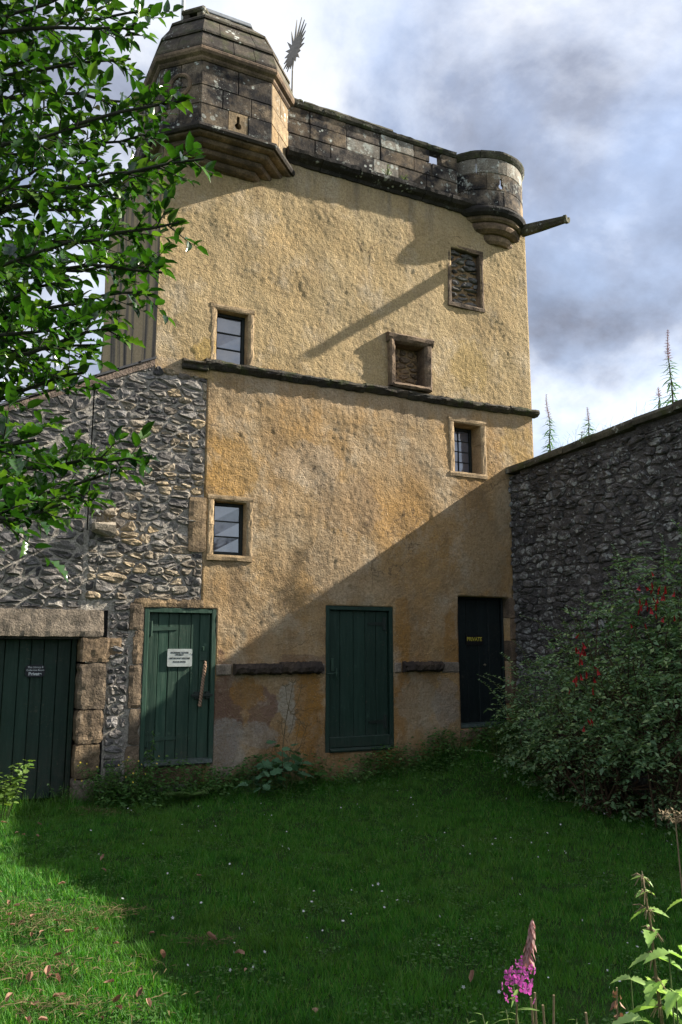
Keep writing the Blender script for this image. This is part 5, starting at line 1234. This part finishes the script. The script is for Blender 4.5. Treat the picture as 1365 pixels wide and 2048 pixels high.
p0 = at(1066, 1838, 2.3); p1 = at(1056, 1900, 2.3); p2 = at(1036, 1975, 2.28); p3 = np.array([p2[0]-.06, p2[1]+.02, gz(p2[0], p2[1])])
willow('pink_willowherb', 'pink flowering willowherb spike in the right foreground', [tuple(p3), tuple((p2+p3)/2+np.array([.0, 0, .05])), tuple(p2), tuple(p1), tuple(p0)], 0.10, 34, .765, 9, bloom=True, big=True)
# nettle in the foreground
nt = thing('foreground_nettle', (1.55, -7.95, gz(1.55, -7.95)), 'tall pale green nettle in the right foreground', 'nettle'); rn = random.Random(6)
npts = [np.array([1.60, -7.98, gz(1.55, -7.95)])]+[at(px, py, r) for px, py, r in ((1325, 2048, 1.98), (1311, 1940, 1.98), (1302, 1850, 2.0), (1291, 1790, 2.0), (1284, 1742, 2.0))]
mk('stem', *tube(npts, [.005, .0042, .0036, .003, .0022, .001], 6), M['redstem'], nt, smooth=True)
nm = bpy.data.meshes.new('leaf'); nm.from_pydata([tuple(q) for q in L_NET[0]], [], L_NET[1]); nm.materials.append(M['nettle']); nm.polygons.foreach_set('use_smooth', [True]*len(nm.polygons)); nm.update()
def pair(p, a, s, o, droop=-.25):
    for k in (0, 1):
        an = a+math.pi*k+rn.uniform(-.2, .2); D = unit(np.array([math.cos(an), math.sin(an), droop+rn.uniform(-.25, .25)])); X = unit(np.cross(D, [0, 0, 1.0]+rvec(rn)*.25)); N = np.cross(X, D); ss = s*rn.uniform(.95, 1.3)
        inst('leaf', nm, o, p, Matrix((X, D, N)).transposed().to_quaternion(), (ss, ss, ss))
tl = []
for i, (t, s) in enumerate(((.12, .10), (.24, .10), (.34, .11), (.42, .11), (.48, .11), (.53, .115), (.575, .11), (.62, .11), (.66, .105), (.70, .10), (.735, .095), (.78, .085), (.82, .075), (.86, .06), (.90, .05), (.935, .04), (.965, .03), (.99, .022))):
    L = len(npts)-1; segs = [np.linalg.norm(npts[k+1]-npts[k]) for k in range(L)]; d = t*sum(segs); k = 0
    while d > segs[k] and k < L-1: d -= segs[k]; k += 1
    p = npts[k]+(npts[k+1]-npts[k])*d/segs[k]; pair(p, .47+i*1.57+rn.uniform(-.3, .3), s, nt)
    if t > .72:
        for q in range(14):
            e = p+np.array([rn.uniform(-.022, .022), rn.uniform(-.022, .022), rn.uniform(-.022, .008)]); tl.append(tube([p, (p+e)/2+np.array([0, 0, .006]), e], [.0006, .0016, .0008], 4))
V, F = join(tl); mk('tassels', V, F, M['dry'], nt)['kind'] = 'stuff'
def small_nettle(label, pts, ls, seed):
    o = thing('young_nettle', tuple(pts[0]), label, 'nettle'); mk('stem', *tube(pts, [.004, .003, .0015], 5), M['stem'], o)
    for i, s in enumerate(ls): t = .35+.65*(i+1)/len(ls); p = pts[0]+(pts[-1]-pts[0])*t; pair(p, seed+i*1.57, s, o)
e = at(1262, 1958, 2.15); small_nettle('short young nettle left of the tall foreground nettle', [np.array([e[0]+.02, e[1], 0]), e*.5+np.array([e[0]+.02, e[1], 0])*.5, e], [.06, .06, .05, .045], .5)
e = at(1338, 1905, 1.95); small_nettle('middle-sized nettle just right of the tall foreground nettle', [np.array([e[0]+.02, e[1], 0]), e*.5+np.array([e[0]+.02, e[1], 0])*.5, e], [.10, .11, .11, .11, .10, .09, .07, .05], 1.3)
e = at(1368, 1800, 2.0); small_nettle('nettle cut off by the right edge of the foreground', [np.array([e[0]+.04, e[1], 0]), e*.5+np.array([e[0]+.04, e[1], 0])*.5, e], [.10, .10, .10, .09, .09, .07, .05, .04], .9)
e = at(1352, 1985, 1.9); small_nettle('broad-leaved young nettle at the bottom right corner', [np.array([e[0]+.02, e[1], 0]), e*.5+np.array([e[0]+.02, e[1], 0])*.5, e], [.09, .10, .10, .09, .06], .2)
e = at(1285, 2040, 1.95); small_nettle('low young nettle below the tall foreground nettle', [np.array([e[0], e[1], 0]), e*.5+np.array([e[0], e[1], 0])*.5, e], [.08, .09, .09, .06], 1.1)
weed('yarrow_clump', 'low feathery green clump at the foot of the pink willowherb', 'weed', *[float(q) for q in at(1085, 2075, 2.45)[:2]], float(at(1085, 2045, 2.45)[2]), .26, 60, .04, M['bright'], L_LANCE, 16, .03, up=.6)
for i, (px, py, lean, lab) in enumerate(((1062, 1995, -.02, 'leftmost broken dry stalk behind the pink willowherb'), (1070, 1985, .0, 'tallest broken dry stalk right behind the pink willowherb'), (1086, 2010, -.01, 'short broken dry stalk in the middle of the row of stalks'), (1108, 1990, .015, 'pale dry stalk at the right end of the row of stalks'), (1172, 2025, -.03, 'single slanting dry stalk left of the young nettle'))):
    e = at(px, py, 2.4); b = np.array([e[0]-lean*3, e[1], 0]); o = tag(mk('dry_stalk', *tube([b, (b+e)/2+rvec(rn)*.008, e], [.004, .0035, .003], 6), M['dry'], loc=tuple(b)), lab, 'stalk', 'broken dry stalks in the foreground')
e = at(1234, 1975, 2.2); b = np.array([e[0]-.03, e[1], 0]); dk = thing('dry_dock_stalk', tuple(b), 'brown dry seeded dock stalk beside the young nettle', 'stalk'); mk('stem', *tube([b, (b+e)/2, e], [.005, .004, .002], 6), M['dry'], dk)
P = [b+(e-b)*rn.uniform(.55, 1)+rvec(rn)*.012 for _ in range(70)]; V, F = leafbatch(L_OV2, P, np.tile([0, 0, -1.0], (70, 1))+nrng.normal(size=(70, 3))*.4, nrng.normal(size=(70, 3)), np.full(70, .02)); fast('seeds', V, F, M['dead'], dk)
# dry umbel at the right edge
e = at(1352, 1648, 3.0); b = np.array([e[0]+.05, e[1], 0]); um = thing('dry_umbel', tuple(b), 'pale dry flat-topped umbel on a thin stalk at the right edge', 'weed'); st = [tube([b, (b+e)/2, e], [.004, .003, .0025], 6)]; P = []
for k in range(14):
    a = 2.4*k; R = .05*math.sqrt((k+1)/14); q = e+np.array([math.cos(a)*R, math.sin(a)*R, .028]); st.append(tube([e, q], .0012, 3, False)); P += [q+rvec(rn)*.009 for _ in range(7)]
V, F = join(st); mk('stalk', V, F, M['dry'], um); V, F = leafbatch(L_OV2, P, nrng.normal(size=(len(P), 3)), np.tile([0, 0, 1.0], (len(P), 1)), np.full(len(P), .015)); fast('umbel_head', V, F, M['dry'], um)
# tufts on the cornice and on the corbel stub
weed('cornice_weed', 'small yellow-green tuft on the cornice, left of two', 'weed', 5.47, -.12, .12, .09, 12, .05, M['bright'], L_LANCE, 31, .03, z=8.31, up=.5, group=None)
weed('cornice_weed', 'smaller yellow-green tuft on the cornice, right of two', 'weed', 5.74, -.12, .08, .08, 8, .045, M['bright'], L_LANCE, 32, .03, z=8.31, up=.5)
tg = []
for k in range(40):
    b = np.array([1.78+rw.uniform(-.12, .12), -.06+rw.uniform(-.05, .04), 3.06]); e = b+np.array([rw.uniform(-.14, .14), rw.uniform(-.08, .0), rw.uniform(.08, .24)]); tg.append(tube([b, (b+e)/2+np.array([0, 0, .02]), e], [.0018, .0012, .0006], 3, False))
V, F = join(tg); tag(mk('dry_grass_tuft', V, F, M['drygrass'], loc=(1.78, -.06, 3.06)), 'dry grass tuft growing on the broken corbel stone', 'grass')

# ------------------------------------------------------------------ lawn
gr = np.random.default_rng(77)
def lawn_pts(n, r0, r1, power, half=R_(34)):
    u = gr.random(n); r = (r0**(2-power)+(r1**(2-power)-r0**(2-power))*u)**(1/(2-power)); a = YAW+gr.uniform(-half, half, n)
    x = r*np.sin(a); y = -DIST+r*np.cos(a); k = (y < -.03) & (x < 7.5); return x[k], y[k], r[k]
def gzv(x, y): return np.array([gz(a, b) for a, b in zip(x, y)])
x, y, r = lawn_pts(400000, 2.6, 11.8, 1.15); z = gzv(x, y)
nzf = np.array([mnoise.noise((a*2.3, b*2.3, 3)) for a, b in zip(x, y)])
nz2 = np.array([mnoise.noise((a*7.5, b*7.5, 6)) for a, b in zip(x, y)]); h = (.028+.030*gr.random(len(x)))*np.clip(1+.6*nzf+.7*nz2, .25, 2.2); edge = np.clip((y+.75)/.7, 0, 1); h = h*(1+3.4*edge*gr.random(len(x))**2)
w = .0018+.0010*r/4*(.6+.8*gr.random(len(x))); a = gr.uniform(0, 6.28, len(x)); lean = h*gr.uniform(.15, .9, len(x)); la = gr.uniform(0, 6.28, len(x))
bare = np.array([mnoise.noise((a*1.9, b*1.9, 21))+.5*mnoise.noise((a*6, b*6, 22)) for a, b in zip(x, y)]); kp = (bare > -.42) | (gr.random(len(x)) < .35); x, y, z, h, w, a, lean, la = (q[kp] for q in (x, y, z, h, w, a, lean, la))
B = np.stack([x, y, z-.004], 1); U = np.stack([np.cos(a)*w, np.sin(a)*w, 0*w], 1); T = B+np.stack([np.cos(la)*lean, np.sin(la)*lean, h], 1)
V = np.stack([B-U, B+U, T], 1).reshape(-1, 3); F = np.arange(len(V)).reshape(-1, 3)
tag(fast('lawn_grass', V, F, M['grass']), 'mown green lawn grass in front of the tower', 'grass', kind='stuff')
# clover and daisy leaves in the lawn, weed cover along the walls
x, y, r = lawn_pts(60000, 2.8, 11, 1.2, R_(30)); cl = np.array([mnoise.noise((a*1.4, b*1.4, 9))+.6*mnoise.noise((a*4, b*4, 2)) for a, b in zip(x, y)]) > gr.uniform(-.1, .45, len(x)); x, y = x[cl], y[cl]; z = gzv(x, y)+gr.uniform(.015, .04, len(x))
an = gr.uniform(0, 6.28, len(x)); V, F = leafbatch(L_OV2, np.stack([x, y, z], 1), np.stack([np.cos(an), np.sin(an), .2+0*x], 1), np.tile([0, 0, 1.0], (len(x), 1))+gr.normal(size=(len(x), 3))*.3, gr.uniform(.012, .026, len(x)), np.full(len(x), 1.6))
tag(fast('clover', V, F, M['weed']), 'small clover leaves scattered through the lawn', 'clover', kind='stuff')
n = 17000; x = gr.uniform(1.75, 7.45, n); y = -np.abs(gr.normal(0, .26, n))-.05; k = (y > -.95) & (np.array([mnoise.noise((a*1.6, b*2, 31)) for a, b in zip(x, y)]) > gr.uniform(-.35, .30, n)); x, y = x[k], y[k]; hh = np.clip(.42+.5*y, .06, .42)*(1+.6*np.array([mnoise.noise((a*1.7, 2, 0)) for a in x])); z = gzv(x, y)+gr.random(len(x))*hh
an = gr.uniform(0, 6.28, len(x)); V, F = leafbatch(L_OV2, np.stack([x, y, z], 1), np.stack([np.cos(an), np.sin(an), -.1+0*x], 1), np.tile([0, -.3, 1.0], (len(x), 1))+gr.normal(size=(len(x), 3))*.4, gr.uniform(.025, .06, len(x)), np.full(len(x), 1.2))
tag(fast('weed_cover', V, F, M['weed']), 'low tangled weeds along the foot of the tower wall', 'weeds', kind='stuff')
x, y, r = lawn_pts(150, 4.2, 10, 1.0, R_(22)); k = x > 1.2; x, y = x[k], y[k]; z = gzv(x, y)+.05; m = len(x)
V, F = leafbatch(L_STAR, np.stack([x, y, z], 1), gr.normal(size=(m, 3)), np.tile([0, -.5, 1.0], (m, 1))+gr.normal(size=(m, 3))*.2, gr.uniform(.006, .012, m)); tag(fast('clover_flowers', V, F, M['white']), 'tiny white clover flowers dotted over the lawn', 'flowers', kind='stuff')
def onG(px, py, z=0.0):
    d = F_*FPX+RT*(px-682.5)+UP_*(1024-py); return CC+d*((z-CC[2])/d[2])
cp = []
for px, py, n, sx, sy in ((60, 1868, 600, .22, .16), (40, 1958, 500, .3, .10), (190, 1640, 250, .16, .10), (230, 1850, 160, .12, .05), (130, 2030, 300, .25, .08), (420, 1905, 90, .1, .03)):
    c = onG(px, py); q = gr.normal(size=(n, 2))*[sx, sy]; cp.append(np.stack([c[0]+q[:, 0]*RT[0]+q[:, 1]*F_[0], c[1]+q[:, 0]*RT[1]+q[:, 1]*F_[1]], 1))
q = np.concatenate(cp); z = gzv(q[:, 0], q[:, 1])+gr.uniform(.03, .055, len(q)); an = gr.uniform(0, 6.28, len(q))
V, F = leafbatch(L_OV2, np.column_stack([q, z]), np.stack([np.cos(an), np.sin(an), gr.uniform(-.3, .3, len(q))], 1), np.tile([0, 0, 1.0], (len(q), 1))+gr.normal(size=(len(q), 3))*.4, gr.uniform(.04, .09, len(q)), np.full(len(q), .14))
tag(fast('grass_clippings', V, F, M['drygrass']), 'withered grass clippings lying in the sunny corner of the lawn', 'clippings', kind='stuff')
# fallen leaves
fm = []
for k in range(6):
    rk = random.Random(k+50); rows = [(0, .02, 0), (.2, .2+.08*rk.random(), rk.uniform(-.05, .1)), (.5, rk.uniform(.18, .36), rk.uniform(-.1, .2)), (.8, .18, rk.uniform(0, .2)), (1, .01, .1)]
    T = leaf_T(rows, .6*rk.random(), rk.uniform(-.7, .3)); me = bpy.data.meshes.new('fallen_leaf'); me.from_pydata([tuple(v) for v in T[0]], [], T[1]); me.materials.append(M['dead']); me.update(); fm.append(me)
fr2 = random.Random(19)
spots = [(x_, y_) for x_, y_ in ((15, 1850), (45, 1855), (90, 1870), (30, 1862), (70, 1845), (105, 1920), (90, 1955), (25, 1990), (70, 2010), (55, 2035), (130, 1990), (150, 1870), (195, 1868), (225, 1890), (205, 1752), (310, 1872), (275, 1992), (305, 2018), (225, 2012), (240, 2020), (200, 2035), (100, 2043), (205, 1970), (120, 1965), (60, 1965), (110, 1950), (490, 1915), (495, 1940), (405, 1763), (430, 1885), (200, 1740), (135, 1785), (35, 1680), (45, 1685), (15, 1660), (80, 1665), (75, 1690), (20, 1820), (8, 1800), (40, 1825), (630, 2015), (940, 1968), (330, 1920), (85, 1975), (140, 1940), (160, 2010), (100, 1820), (60, 1885), (120, 1858))]
for i, (px, py) in enumerate(spots):
    c = onG(px+fr2.uniform(-4, 4), py, .05); z = gz(c[0], c[1])+fr2.uniform(.035, .055); s = fr2.uniform(.03, .062)
    lit = px < 330
    o = inst('fallen_leaf', fm[i % 6], None, (c[0], c[1], z), Matrix.Rotation(fr2.uniform(0, 6.28), 3, 'Z').to_quaternion() @ Matrix.Rotation(fr2.uniform(-.4, .4), 3, 'X').to_quaternion(), (s, s, s))
    tag(o, 'pinkish brown dead leaf lying on the sunny left part of the lawn' if lit else 'pinkish brown dead leaf lying on the shaded part of the lawn', 'leaf', 'dead leaves on the sunny lawn' if lit else 'dead leaves on the shaded lawn')
